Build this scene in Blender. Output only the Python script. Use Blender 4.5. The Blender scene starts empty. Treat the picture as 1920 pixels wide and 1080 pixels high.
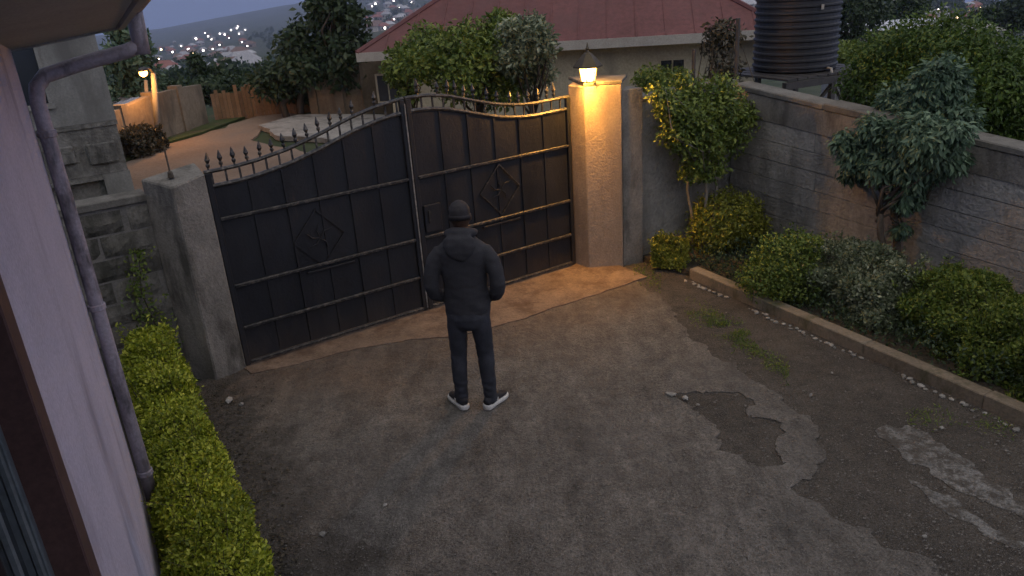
import bpy, bmesh, math, random
import numpy as np
from mathutils import Vector, Matrix, noise as mnoise
random.seed(7); rng = np.random.default_rng(7)
SC = bpy.context.scene; COL = SC.collection
R = math.radians

# ------------------------------------------------------------------ camera, sky, light, exposure
FPX, PITCH, ROLL, CAMH = 1450.0, R(22.0), R(4.0), 3.4      # focal length in pixels of a 1920 wide frame
cam_d = bpy.data.cameras.new('camera'); cam = bpy.data.objects.new('camera', cam_d); COL.objects.link(cam)
cam_d.sensor_width = 36.0; cam_d.lens = 36.0 * FPX / 1920.0; cam_d.clip_start = 0.05; cam_d.clip_end = 20000
cp, sp, cr, sr = math.cos(PITCH), math.sin(PITCH), math.cos(ROLL), math.sin(ROLL)
AX_R = np.array([1.0, 0, 0]); AX_D = np.array([0, -sp, -cp]); AX_F = np.array([0, cp, -sp])
CR = cr * AX_R + sr * AX_D; CD = -sr * AX_R + cr * AX_D; CP = np.array([0, 0, CAMH])
m = Matrix.Identity(4)
for i in range(3):
    m[i][0] = CR[i]; m[i][1] = -CD[i]; m[i][2] = -AX_F[i]; m[i][3] = CP[i]
cam.matrix_world = m
SC.camera = cam

SUN_EL, SUN_AZ = R(14.0), R(100.0)
world = bpy.data.worlds.new('World'); SC.world = world; world.use_nodes = True
wn = world.node_tree; wn.nodes.clear()
w_out = wn.nodes.new('ShaderNodeOutputWorld'); w_bg = wn.nodes.new('ShaderNodeBackground')
w_sky = wn.nodes.new('ShaderNodeTexSky'); w_sky.sky_type = 'NISHITA'; w_sky.sun_disc = False
w_sky.sun_elevation = SUN_EL; w_sky.sun_rotation = SUN_AZ; w_sky.altitude = 1700; w_sky.air_density = 1.0; w_sky.dust_density = 0.6; w_sky.ozone_density = 1.0
w_tc = wn.nodes.new('ShaderNodeTexCoord'); w_sep = wn.nodes.new('ShaderNodeSeparateXYZ'); w_com = wn.nodes.new('ShaderNodeCombineXYZ')
w_max = wn.nodes.new('ShaderNodeMath'); w_max.operation = 'MAXIMUM'; w_max.inputs[1].default_value = 0.16   # the land lies below eye level, so the horizon colour goes on down
wn.links.new(w_tc.outputs['Generated'], w_sep.inputs[0])
wn.links.new(w_sep.outputs[0], w_com.inputs[0]); wn.links.new(w_sep.outputs[1], w_com.inputs[1])
wn.links.new(w_sep.outputs[2], w_max.inputs[0]); wn.links.new(w_max.outputs[0], w_com.inputs[2])
wn.links.new(w_com.outputs[0], w_sky.inputs[0]); w_tint = wn.nodes.new('ShaderNodeMix'); w_tint.data_type = 'RGBA'; w_tint.blend_type = 'MULTIPLY'; w_tint.inputs[0].default_value = 1; w_tint.inputs[7].default_value = (.98, .91, 1.27, 1)
wn.links.new(w_sky.outputs[0], w_tint.inputs[6]); wn.links.new(w_tint.outputs[2], w_bg.inputs[0]); wn.links.new(w_bg.outputs[0], w_out.inputs[0])
w_bg.inputs[1].default_value = 0.06
world.cycles.sampling_method = 'MANUAL'; world.cycles.sample_map_resolution = 128
sun_d = bpy.data.lights.new('sun', 'SUN'); sun_d.energy = 1.5; sun_d.angle = R(120); sun_d.color = (1.0, 0.93, 0.78)
sun = bpy.data.objects.new('sun', sun_d); COL.objects.link(sun)
sun.rotation_euler = (R(14), R(13), 0)
SC.view_settings.view_transform = 'Standard'; SC.view_settings.look = 'None'; SC.view_settings.exposure = 0.46; SC.view_settings.gamma = 1.0
SC.view_settings.use_curve_mapping = False
SC.cycles.use_denoising = True
SC.cycles.max_bounces = 4; SC.cycles.use_adaptive_sampling = True; SC.cycles.adaptive_threshold = 0.03; SC.cycles.transparent_max_bounces = 8; SC.cycles.volume_bounces = 0
SC.cycles.sample_clamp_indirect = 4.0

# ------------------------------------------------------------------ helpers: measuring
def ray(x, y):
    return CR * ((x - 960) / FPX) + CD * ((y - 540) / FPX) + AX_F
def G(x, y, z=0.0):                       # point at height z seen at a photograph position
    w = ray(x, y); return CP + w * ((z - CAMH) / w[2])
def AT(x, y, Y):                          # point at world depth Y
    w = ray(x, y); return CP + w * (Y / w[1])
def ON(x, y, p, n):                       # point on the vertical plane through p with normal n
    w = ray(x, y); p = np.array(p, float); n = np.array(n, float); return CP + w * (((p - CP) @ n) / (w @ n))
def V3(a): return Vector((float(a[0]), float(a[1]), float(a[2])))

# ------------------------------------------------------------------ helpers: objects
def link(o, parent=None):
    COL.objects.link(o)
    if parent is not None: o.parent = parent
    return o
def tag(o, label=None, cat=None, group=None, kind=None):
    if label: o['label'] = label
    if cat: o['category'] = cat
    if group: o['group'] = group
    if kind or cat: o['kind'] = kind or 'thing'
    return o
def empty(name, loc=(0, 0, 0), rz=0.0):
    o = bpy.data.objects.new(name, None); o.location = V3(loc); o.rotation_euler = (0, 0, rz); o.empty_display_size = 0.2
    return link(o)
def mesh_obj(name, me, mat=None, parent=None):
    if mat is not None:
        me.materials.clear(); me.materials.append(mat)
    return link(bpy.data.objects.new(name, me), parent)

class MB:
    """collects shapes for ONE mesh"""
    def __init__(s): s.v = []; s.f = []
    def add(s, vs, fs):
        b = len(s.v); s.v += [tuple(float(c) for c in p) for p in vs]; s.f += [tuple(i + b for i in f) for f in fs]; return s
    def box(s, c, size, rz=0.0, M=None):
        x, y, z = [d / 2 for d in size]
        p = [(-x, -y, -z), (x, -y, -z), (x, y, -z), (-x, y, -z), (-x, -y, z), (x, -y, z), (x, y, z), (-x, y, z)]
        mt = M if M is not None else Matrix.Rotation(rz, 4, 'Z')
        p = [mt @ Vector(q) + V3(c) for q in p]
        return s.add(p, [(0, 3, 2, 1), (4, 5, 6, 7), (0, 1, 5, 4), (1, 2, 6, 5), (2, 3, 7, 6), (3, 0, 4, 7)])
    def bar(s, a, b, w, d=None, up=(0, 0, 1)):         # square bar from a to b
        a, b = V3(a), V3(b); d = d or w; t = (b - a).normalized(); upv = Vector(up)
        if abs(t.dot(upv)) > .98: upv = Vector((1, 0, 0))
        x = t.cross(upv).normalized(); y = x.cross(t)
        p = [q + x * (sx * w / 2) + y * (sy * d / 2) for q in (a, b) for sx, sy in ((-1, -1), (1, -1), (1, 1), (-1, 1))]
        return s.add(p, [(0, 1, 2, 3), (7, 6, 5, 4), (0, 4, 5, 1), (1, 5, 6, 2), (2, 6, 7, 3), (3, 7, 4, 0)])
    def tube(s, pts, rad, n=8, flat=1.0, cap=True):
        pts = [V3(p) for p in pts]; k = len(pts); rad = rad if hasattr(rad, '__len__') else [rad] * k
        vs = []; px = None
        for i, p in enumerate(pts):
            t = (pts[min(i + 1, k - 1)] - pts[max(i - 1, 0)]).normalized()
            if px is None:
                a = Vector((0, 0, 1)) if abs(t.z) < .9 else Vector((1, 0, 0)); px = t.cross(a).normalized()
            px = (px - t * px.dot(t)).normalized(); py = t.cross(px)
            for j in range(n):
                an = 2 * math.pi * j / n; vs.append(p + px * (math.cos(an) * rad[i]) + py * (math.sin(an) * rad[i] * flat))
        fs = [(i * n + j, i * n + (j + 1) % n, (i + 1) * n + (j + 1) % n, (i + 1) * n + j) for i in range(k - 1) for j in range(n)]
        if cap: fs += [tuple(range(n - 1, -1, -1)), tuple(range((k - 1) * n, k * n))]
        return s.add(vs, fs)
    def lathe(s, prof, c=(0, 0, 0), n=24):             # prof: (r, z)
        vs = [(c[0] + r * math.cos(2 * math.pi * j / n), c[1] + r * math.sin(2 * math.pi * j / n), c[2] + z) for r, z in prof for j in range(n)]
        k = len(prof)
        fs = [(i * n + j, i * n + (j + 1) % n, (i + 1) * n + (j + 1) % n, (i + 1) * n + j) for i in range(k - 1) for j in range(n)]
        fs += [tuple(range(n - 1, -1, -1)), tuple(range((k - 1) * n, k * n))]
        return s.add(vs, fs)
    def prism(s, poly, z0, z1):                        # convex footprint; z1 may be a list of heights
        n = len(poly); zt = z1 if hasattr(z1, '__len__') else [z1] * n; zb = z0 if hasattr(z0, '__len__') else [z0] * n
        a = sum(poly[i][0] * poly[(i + 1) % n][1] - poly[(i + 1) % n][0] * poly[i][1] for i in range(n))
        idx = list(range(n)) if a > 0 else list(range(n - 1, -1, -1))
        vs = [(poly[i][0], poly[i][1], zb[i]) for i in idx] + [(poly[i][0], poly[i][1], zt[i]) for i in idx]
        fs = [tuple(range(n - 1, -1, -1)), tuple(range(n, 2 * n))] + [(i, (i + 1) % n, n + (i + 1) % n, n + i) for i in range(n)]
        return s.add(vs, fs)
    def ellipsoid(s, c, rx, ry, rz, n=12, k=8, M=None):
        vs = [(0, 0, -rz)]
        for i in range(1, k):
            a = -math.pi / 2 + math.pi * i / k
            for j in range(n):
                b = 2 * math.pi * j / n; vs.append((rx * math.cos(a) * math.cos(b), ry * math.cos(a) * math.sin(b), rz * math.sin(a)))
        vs.append((0, 0, rz)); t = len(vs) - 1
        vs = [((M @ Vector(p)) if M is not None else Vector(p)) + V3(c) for p in vs]
        fs = [(0, 1 + (j + 1) % n, 1 + j) for j in range(n)]
        fs += [(1 + i * n + j, 1 + i * n + (j + 1) % n, 1 + (i + 1) * n + (j + 1) % n, 1 + (i + 1) * n + j) for i in range(k - 2) for j in range(n)]
        fs += [(t, 1 + (k - 2) * n + j, 1 + (k - 2) * n + (j + 1) % n) for j in range(n)]
        return s.add(vs, fs)
    def mesh(s, name='mesh', smooth=False, bevel=0.0):
        me = bpy.data.meshes.new(name); me.from_pydata(s.v, [], s.f); me.update()
        if bevel > 0:
            bm = bmesh.new(); bm.from_mesh(me)
            es = [e for e in bm.edges if len(e.link_faces) == 2 and e.calc_face_angle(0) > 0.6]
            bmesh.ops.bevel(bm, geom=es, offset=bevel, segments=1, affect='EDGES', profile=.7); bm.to_mesh(me); bm.free()
        if smooth:
            me.polygons.foreach_set('use_smooth', [True] * len(me.polygons))
        return me
    def build(s, name, mat, parent=None, smooth=False, bevel=0.0):
        return mesh_obj(name, s.mesh(name, smooth, bevel), mat, parent)

# ------------------------------------------------------------------ helpers: materials
class NT:
    def __init__(s, name):
        s.m = bpy.data.materials.new(name); s.m.use_nodes = True; s.t = s.m.node_tree; s.t.nodes.clear()
        s.out = s.t.nodes.new('ShaderNodeOutputMaterial'); s.b = s.t.nodes.new('ShaderNodeBsdfPrincipled')
        s.t.links.new(s.b.outputs[0], s.out.inputs[0]); s.geo = None
    def n(s, kind, **kw):
        nd = s.t.nodes.new(kind)
        for k, v in kw.items(): setattr(nd, k, v)
        return nd
    def l(s, a, b): s.t.links.new(a, b)
    def pos(s, obj=False):
        if obj: return s.n('ShaderNodeTexCoord').outputs['Object']
        if s.geo is None: s.geo = s.n('ShaderNodeNewGeometry')
        return s.geo.outputs['Position']
    def noise(s, scale, detail=5, rough=.6, vec=None, stretch=None):
        t = s.n('ShaderNodeTexNoise'); t.inputs['Scale'].default_value = scale; t.inputs['Detail'].default_value = detail; t.inputs['Roughness'].default_value = rough
        v = vec if vec is not None else s.pos()
        if stretch:
            mp = s.n('ShaderNodeMapping'); mp.inputs['Scale'].default_value = stretch; s.l(v, mp.inputs[0]); v = mp.outputs[0]
        s.l(v, t.inputs[0]); return t.outputs[0]
    def ramp(s, fac, stops):
        r = s.n('ShaderNodeValToRGB'); e = r.color_ramp.elements
        while len(e) < len(stops): e.new(0.5)
        for el, (p, c) in zip(e, stops):
            el.position = p; el.color = (*c, 1) if hasattr(c, '__len__') else (c, c, c, 1)
        s.l(fac, r.inputs[0]); return r.outputs[0]
    def mix(s, fac, a, b, mode='MIX'):
        mx = s.n('ShaderNodeMix', data_type='RGBA', blend_type=mode)
        for sock, v in ((mx.inputs[0], fac), (mx.inputs[6], a), (mx.inputs[7], b)):
            if hasattr(v, 'is_linked') or hasattr(v, 'links'): s.l(v, sock)
            elif hasattr(v, '__len__'): sock.default_value = (*v, 1)
            else: sock.default_value = v
        return mx.outputs[2]
    def math(s, op, a, b=None):
        nd = s.n('ShaderNodeMath', operation=op)
        for i, v in enumerate((a, b)):
            if v is None: continue
            if hasattr(v, 'links'): s.l(v, nd.inputs[i])
            else: nd.inputs[i].default_value = v
        return nd.outputs[0]
    def bump(s, h, strength=.5, dist=.01):
        b = s.n('ShaderNodeBump'); b.inputs['Strength'].default_value = strength; b.inputs['Distance'].default_value = dist
        s.l(h, b.inputs['Height']); s.l(b.outputs[0], s.b.inputs['Normal'])
    def done(s, col=None, rough=.8, metal=0.0, spec=.3):
        if col is not None:
            if hasattr(col, 'links'): s.l(col, s.b.inputs['Base Color'])
            else: s.b.inputs['Base Color'].default_value = (*col, 1)
        if hasattr(rough, 'links'): s.l(rough, s.b.inputs['Roughness'])
        else: s.b.inputs['Roughness'].default_value = rough
        s.b.inputs['Metallic'].default_value = metal; s.b.inputs['Specular IOR Level'].default_value = spec
        return s.m
def surf(name, c1, c2, scale=3.0, rough=.85, bump=.3, bdist=.01, fine=60.0, stain=None, stain_scale=1.5, spec=.3, metal=0.0, stretch=None, vary=0.0):
    """mottled surface: two colours by broad noise, grain by fine noise, optional stains"""
    t = NT(name); a = t.noise(scale, 4, .65, stretch=stretch); f = t.noise(fine, 2, .7)
    col = t.mix(t.ramp(a, [(.32, 0.0), (.68, 1.0)]), c1, c2)
    col = t.mix(.55, col, t.ramp(f, [(.25, .35), (.75, .75)]), 'OVERLAY')
    if stain is not None:
        s_ = t.noise(stain_scale, 5, .7, stretch=(1, 1, .35)); col = t.mix(t.ramp(s_, [(.5, 0.0), (.66, 1.0)]), col, stain)
    if vary > 0:
        oi = t.n('ShaderNodeObjectInfo'); k = t.math('MULTIPLY_ADD', oi.outputs['Random'], 2 * vary); k.node.inputs[2].default_value = 1 - vary
        col = t.mix(1.0, col, k, 'MULTIPLY')
    t.bump(t.math('ADD', t.math('MULTIPLY', a, .5), t.math('MULTIPLY', f, .6)), bump, bdist)
    return t.done(col, rough, metal, spec)
def leafmat(name, c1, c2, c3=None, rough=.5, trans=.25):
    """leaves: colour picked leaf by leaf"""
    t = NT(name); at = t.n('ShaderNodeAttribute', attribute_name='tint'); f = at.outputs['Fac']
    stops = [(0.0, c1), (1.0, c2)] if c3 is None else [(0.0, c1), (.55, c2), (1.0, c3)]
    col = t.ramp(f, stops); big = t.noise(2.2, 3, .5)
    col = t.mix(t.ramp(big, [(.35, 0.0), (.65, .5)]), col, c1)
    m_ = t.done(col, rough, 0, .35)
    if trans > 0:
        tr = t.n('ShaderNodeBsdfTranslucent'); t.l(col, tr.inputs[0]); mx = t.n('ShaderNodeMixShader'); mx.inputs[0].default_value = trans
        t.l(t.b.outputs[0], mx.inputs[1]); t.l(tr.outputs[0], mx.inputs[2]); t.l(mx.outputs[0], t.out.inputs[0])
    return m_
def emit(name, col, strength):
    t = NT(name); t.b.inputs['Emission Color'].default_value = (*col, 1); t.b.inputs['Emission Strength'].default_value = strength
    return t.done((.8, .8, .8), .4)
M = {}
M['bark'] = surf('bark', (.045, .035, .026), (.09, .075, .06), 9, .9, .8, .02, 40, stretch=(1, 1, .25))
M['palebark'] = surf('palebark', (.16, .15, .13), (.24, .22, .19), 9, .9, .6, .02, 40, stretch=(1, 1, .25))
M['twig'] = surf('twig', (.03, .028, .018), (.06, .05, .035), 20, .9, .5, .01, 60)
M['leaf_hedge'] = leafmat('leaf_hedge', (.09, .13, .012), (.36, .42, .028), (.62, .62, .09))
M['leaf_yellow'] = leafmat('leaf_yellow', (.11, .13, .016), (.26, .28, .035), (.4, .38, .07))
M['leaf_green'] = leafmat('leaf_green', (.05, .09, .016), (.15, .205, .034), (.28, .32, .065))
M['leaf_dark'] = leafmat('leaf_dark', (.022, .042, .02), (.048, .08, .034), (.09, .12, .055))
M['leaf_variegated'] = leafmat('leaf_variegated', (.07, .1, .05), (.21, .245, .145), (.44, .47, .33))
M['leaf_blue'] = leafmat('leaf_blue', (.05, .095, .058), (.12, .195, .118), (.22, .31, .195))
M['leaf_lime'] = leafmat('leaf_lime', (.04, .08, .014), (.085, .15, .024), (.16, .22, .04))
M['leaf_dry'] = leafmat('leaf_dry', (.03, .03, .018), (.07, .06, .035), (.14, .12, .08))

# ------------------------------------------------------------------ helpers: foliage
def leaf_mesh(name, P, D, N, ln, wd, tint=None, fold=.25):
    """one mesh of many folded leaves: base P, axis D, normal N, length ln, width wd"""
    n = len(P); D = D / np.linalg.norm(D, axis=1, keepdims=True); S = np.cross(D, N); S /= np.linalg.norm(S, axis=1, keepdims=True) + 1e-9
    U = np.cross(S, D); ln = np.broadcast_to(np.asarray(ln, float), (n,))[:, None]; wd = np.broadcast_to(np.asarray(wd, float), (n,))[:, None]
    v = np.empty((n, 4, 3)); mid = P + D * ln * .45
    v[:, 0] = P; v[:, 1] = mid + S * wd * .5 + U * wd * fold; v[:, 2] = P + D * ln; v[:, 3] = mid - S * wd * .5 + U * wd * fold
    b = np.arange(n)[:, None] * 4; loops = np.concatenate([b + 0, b + 1, b + 2, b + 0, b + 2, b + 3], axis=1).ravel()
    me = bpy.data.meshes.new(name); me.vertices.add(n * 4); me.vertices.foreach_set('co', v.ravel())
    me.loops.add(n * 6); me.loops.foreach_set('vertex_index', loops.astype(np.int32))
    me.polygons.add(n * 2); me.polygons.foreach_set('loop_start', (np.arange(n * 2) * 3).astype(np.int32)); me.polygons.foreach_set('loop_total', np.full(n * 2, 3, np.int32))
    me.update(calc_edges=True)
    t = rng.random(n) if tint is None else tint
    at = me.attributes.new('tint', 'FLOAT', 'POINT'); at.data.foreach_set('value', np.repeat(t, 4).astype(np.float32))
    return me
def rdir(n):
    d = rng.normal(size=(n, 3)); return d / np.linalg.norm(d, axis=1, keepdims=True)
def blob_leaves(name, lobes, count, size, mat, parent, shell=.35, droop=0.0, wratio=.55, up=.3, floor=None):
    """leaves through the outer part of several ellipsoid lobes (c, (rx,ry,rz))"""
    vol = np.array([l[1][0] * l[1][1] + l[1][1] * l[1][2] + l[1][0] * l[1][2] for l in lobes]); ks = rng.choice(len(lobes), count, p=vol / vol.sum())
    C = np.array([l[0] for l in lobes])[ks]; Rr = np.array([l[1] for l in lobes])[ks]
    d = rdir(count); rad = 1 - shell * rng.random(count) ** 1.3 + rng.normal(size=count) * .05
    nz = np.array([mnoise.noise(Vector(C[i] * 3 + d[i] * 2.2)) for i in range(count)]); rad = rad * (1 + .28 * nz)
    P = C + d * Rr * rad[:, None]
    if floor is not None:
        k = P[:, 2] > floor; P, d = P[k], d[k]
    n = len(P); N = d + rdir(n) * .7 + np.array([0, 0, up]); D = d * .5 + rdir(n) * .9 + np.array([0, 0, -droop])
    sz = size * (.65 + .7 * rng.random(n))
    return mesh_obj(name, leaf_mesh(name, P, D, N, sz, sz * wratio), mat, parent)
def hedge_leaves(name, path, halfw, h, count, size, mat, parent, z0=.0, top_r=.35, wob=.12):
    """leaves over a clipped hedge that follows a path of (x, y); halfw and h may vary along it"""
    path = np.array(path, float); seg = np.linalg.norm(np.diff(path, axis=0), axis=1); cum = np.r_[0, np.cumsum(seg)]; L = cum[-1]
    hw = np.asarray(halfw if hasattr(halfw, '__len__') else [halfw] * len(path), float); hh = np.asarray(h if hasattr(h, '__len__') else [h] * len(path), float)
    s = rng.random(count) * L; cx = np.interp(s, cum, path[:, 0]); cy = np.interp(s, cum, path[:, 1]); w_ = np.interp(s, cum, hw); h_ = np.interp(s, cum, hh)
    tx = np.interp(np.minimum(s + .05, L), cum, path[:, 0]) - np.interp(np.maximum(s - .05, 0), cum, path[:, 0]); ty = np.interp(np.minimum(s + .05, L), cum, path[:, 1]) - np.interp(np.maximum(s - .05, 0), cum, path[:, 1])
    tl = np.hypot(tx, ty); tx /= tl; ty /= tl
    top = rng.random(count) < .5; e = 1.2 / top_r            # rounded box cross-section, open at the bottom
    ux = np.where(top, rng.random(count) * 2 - 1, 0); uz = np.where(top, 0, rng.random(count))
    sg = np.where(rng.random(count) < .5, -1, 1); uz = np.where(top, (1 - np.abs(ux) ** e) ** (1 / e), uz); ux = np.where(top, ux, sg * (1 - uz ** e) ** (1 / e))
    endf = np.clip(np.minimum(s, L - s) / (.5 * w_), 0, 1); endf = np.sqrt(1 - (1 - endf) ** 2) * .5 + .5
    depth = 1 - .4 * rng.random(count) ** 1.6
    nz = np.array([mnoise.noise(Vector((cx[i] * 4 + ux[i], cy[i] * 4, uz[i] * 2.5))) for i in range(count)])
    k = depth * (1 + wob * 2 * nz) * endf
    P = np.stack([cx + ty * ux * w_ * k, cy - tx * ux * w_ * k, z0 + uz * h_ * (depth * .35 + .65) * (1 + wob * nz) * (.6 + .4 * endf)], 1)
    d = np.stack([ty * ux * .8, -tx * ux * .8, uz], 1); d /= np.linalg.norm(d, axis=1, keepdims=True) + 1e-6
    N = d + rdir(count) * .7; D = d * .55 + rdir(count) * .9 + np.array([0, 0, .25]); sz = size * (.65 + .7 * rng.random(count))
    return mesh_obj(name, leaf_mesh(name, P, D, N, sz, sz * .6), mat, parent)
def stems(name, base, tops, r, mat, parent, wob=.06):
    b = MB()
    for t_ in tops:
        t_ = np.array(t_, float); p0 = np.array(base, float) + rng.normal(size=3) * [r * 1.5, r * 1.5, 0]
        pts = [p0 + (t_ - p0) * k + rng.normal(size=3) * wob * (0 if k == 0 else 1) * np.linalg.norm(t_ - p0) * .5 for k in (0, .35, .7, 1)]
        b.tube(pts, [r, r * .8, r * .55, r * .25], 5)
    return b.build(name, mat, parent, smooth=True)
def tree(name, label, base, lobes, count, size, lmat, bmat='bark', trunk_r=.09, group=None, droop=0.0, wratio=.5, shell=.6, cat='tree', ntrunk=1, limb=14):
    """thing > trunk (with limbs) and crown; lobes in world coordinates"""
    base = np.array(base, float); root = empty(name, base); lobes = [(np.array(c) - base, r) for c, r in lobes]
    cen = np.mean([c for c, r in lobes], axis=0); b = MB()
    for q in range(ntrunk):
        off = np.array([rng.normal(), rng.normal(), 0]) * (ntrunk > 1) * trunk_r * 1.6
        fork = cen * .85 + off * 1.5; fork[2] = cen[2] * .68
        b.tube([off + (0, 0, -.15), off * 1.1 + fork * (.12, .12, .33) + rng.normal(size=3) * trunk_r * .5, fork * (.5, .5, .7) + off * 1.2, fork], [trunk_r * 1.25, trunk_r, trunk_r * .85, trunk_r * .7], 8)
        for i in range(limb // ntrunk):
            c, r = lobes[rng.integers(len(lobes))]; tip = c + rdir(1)[0] * np.array(r) * .8
            st = fork * (.95, .95, .8 + .2 * rng.random()) + off * .3
            md = (st + tip) / 2 + rng.normal(size=3) * .12 * np.linalg.norm(tip - st) + (0, 0, .05)
            b.tube([st, md, tip], [trunk_r * .5, trunk_r * .3, trunk_r * .08], 5)
    b.build('trunk', M[bmat], root, smooth=True)
    blob_leaves('crown', lobes, count, size, M[lmat], root, shell=shell, droop=droop, wratio=wratio)
    return tag(root, label, cat, group)
def lobes_at(px, py, Y, rx, ry, n, r, flat=1.0):
    """n lobes spread over an ellipse (rx, ry metres, seen face on) round the point seen at px, py"""
    c = AT(px, py, Y); out = []
    for i in range(n):
        a = rng.random() * 6.283; q = math.sqrt(rng.random()); rr = r * (.7 + .6 * rng.random())
        out.append((c + np.array([math.cos(a) * q * (rx - rr * .7), rng.normal() * rx * .3, math.sin(a) * q * (ry - rr * .7)]), (rr, rr, rr * .85 * flat)))
    return out

# ------------------------------------------------------------------ terrain, sky-line hills
RIDGE_AZ = [-180, -60, -40, -22, -14, -9, 0, 12, 20, 25, 28.7, 33, 45, 60, 180]
RIDGE_EL = [-2.5, -2.4, -2.2, -1.75, -.9, .2, 1.2, .9, -.8, -2.2, -3.0, -3.7, -4.2, -3.5, -2.5]
RIDGE_D = [1500, 2400, 2600, 2600, 2600, 2400, 2000, 1100, 620, 520, 480, 460, 500, 700, 1500]
def sstep(a, b, x): t_ = min(1, max(0, (x - a) / (b - a))); return t_ * t_ * (3 - 2 * t_)
def terrain(x, y):
    r = math.hypot(x, y); az = math.degrees(math.atan2(x, y)); R0 = 28.0
    rd = float(np.interp(az, RIDGE_AZ, RIDGE_D)); el = float(np.interp(az, RIDGE_AZ, RIDGE_EL))
    low = -1.6 * sstep(-10, 0, az) * (1 - sstep(100, 140, abs(az))) * sstep(10.8, 16, r)
    e0 = -math.degrees(math.atan2(CAMH - low, R0)) - .15
    if r <= R0: return -.05 + low
    if r <= rd:
        q = math.log(r / R0) / math.log(rd / R0); e = e0 + (el - e0) * q ** 1.25
        z = CAMH + r * math.tan(R(e)); z += mnoise.noise(Vector((x / 140, y / 140, 3))) * .012 * r * (1 - q) * q * 2
        return z
    zr = CAMH + rd * math.tan(R(el)); return zr - (r - rd) * .22
def hit(px, py, lift=0.0):
    """where the sight line through a photograph position meets the land beyond the street"""
    w = ray(px, py); w = w / math.hypot(w[0], w[1]); r = 29.0
    while r < 4000:
        p = CP + w * r
        if p[2] <= terrain(p[0], p[1]) + lift: return p
        r *= 1.01
    return None
azs = sorted(set(list(np.arange(-180, -45, 9)) + list(np.arange(-45, 46, 1.0)) + list(np.arange(54, 181, 9)))); azs = [a for a in azs if a < 180]
rads = [.01, 6, 10, 11, 12, 13, 14, 15, 16, 18, 22, 26, 28, 31] + list(np.geomspace(35, 2600, 60)) + [2750, 3000, 3600, 4500]
tv = [(r * math.sin(R(a)), r * math.cos(R(a)), 0) for r in rads for a in azs]; na = len(azs)
tv = [(x, y, terrain(x, y)) for x, y, _ in tv]
tf = [(i * na + j, (i + 1) * na + j, (i + 1) * na + (j + 1) % na, i * na + (j + 1) % na) for i in range(len(rads) - 1) for j in range(na)]
t = NT('hillside'); a = t.noise(.02, 8, .7); f = t.noise(.35, 5, .7)
col = t.mix(t.ramp(a, [(.38, 0.0), (.62, 1.0)]), (.035, .055, .022), (.085, .08, .05)); col = t.mix(t.ramp(f, [(.42, 0.0), (.6, .8)]), col, (.02, .035, .014))
M['hill'] = t.done(col, .95)
me = bpy.data.meshes.new('terrain'); me.from_pydata(tv, [], tf); me.update(); me.polygons.foreach_set('use_smooth', [True] * len(me.polygons))
tag(mesh_obj('terrain', me, M['hill']), kind='structure')

# ------------------------------------------------------------------ yard ground, driveway, apron, street
def ragged(pts, step=.06, amp=.02, seed=0):
    """a closed outline with a broken, crumbling edge"""
    out = []; n = len(pts)
    for i in range(n):
        a, b = np.array(pts[i][:2], float), np.array(pts[(i + 1) % n][:2], float); L = np.linalg.norm(b - a); k = max(1, int(L / step))
        for j in range(k):
            p = a + (b - a) * j / k; q = Vector((p[0] * 5, p[1] * 5, seed))
            d = mnoise.noise_vector(q) * amp * 1.6 + mnoise.noise_vector(q * 4) * amp * .8; out.append((p[0] + d.x, p[1] + d.y))
    return out
def sheet(name, outer, z, mat, thick=.02, holes=(), parent=None, fine=None):
    bm = bmesh.new()
    for lp in [outer] + list(holes):
        vs = [bm.verts.new((p[0], p[1], z)) for p in lp]
        for i in range(len(vs)): bm.edges.new((vs[i], vs[(i + 1) % len(vs)]))
    bmesh.ops.triangle_fill(bm, use_beauty=True, use_dissolve=False, edges=bm.edges[:])
    bmesh.ops.recalc_face_normals(bm, faces=bm.faces[:])
    if bm.faces and sum(f_.normal.z for f_ in bm.faces) < 0: bmesh.ops.reverse_faces(bm, faces=bm.faces[:])
    if thick:
        be = [e for e in bm.edges if len(e.link_faces) == 1]; ex = bmesh.ops.extrude_edge_only(bm, edges=be)
        for v in ex['geom']:
            if isinstance(v, bmesh.types.BMVert): v.co.z -= thick
    me = bpy.data.meshes.new(name); bm.to_mesh(me); bm.free(); return mesh_obj(name, me, mat, parent)

def soil(name, c1, c2, c3, stone, dens=.62):
    t = NT(name); a = t.noise(1.1, 5, .7); b = t.noise(7, 4, .7); f = t.noise(55, 2, .75); g = t.noise(160, 1, .6)
    col = t.mix(t.ramp(a, [(.36, 0.0), (.64, 1.0)]), c1, c2); col = t.mix(t.ramp(b, [(.45, 0.0), (.7, .8)]), col, c3)
    col = t.mix(.7, col, t.ramp(f, [(.3, .2), (.7, .8)]), 'OVERLAY'); col = t.mix(t.ramp(g, [(dens, 0.0), (dens + .06, .55)]), col, stone)
    t.bump(t.math('ADD', f, t.math('MULTIPLY', b, 1.8)), 1.0, .035); return t, col
t, col = soil('soil', (.058, .051, .044), (.09, .079, .068), (.036, .031, .027), (.2, .19, .18), .58); M['soil'] = t.done(col, .95)
t, col = soil('tarmac', (.118, .107, .097), (.182, .168, .155), (.066, .06, .054), (.3, .28, .26), .6)
dn = t.noise(.9, 6, .65); p_ = t.n('ShaderNodeSeparateXYZ'); t.l(t.pos(), p_.inputs[0])
gy = t.math('SUBTRACT', p_.outputs[1], t.math('MULTIPLY', p_.outputs[0], .62)); k = t.math('ADD', t.math('MULTIPLY', t.math('SUBTRACT', gy, 6.0), .28), t.math('SUBTRACT', dn, .5))
col = t.mix(t.ramp(k, [(.05, 0.0), (.62, .85)]), col, (.165, .112, .078))         # red dust blown in under the gate
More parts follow.
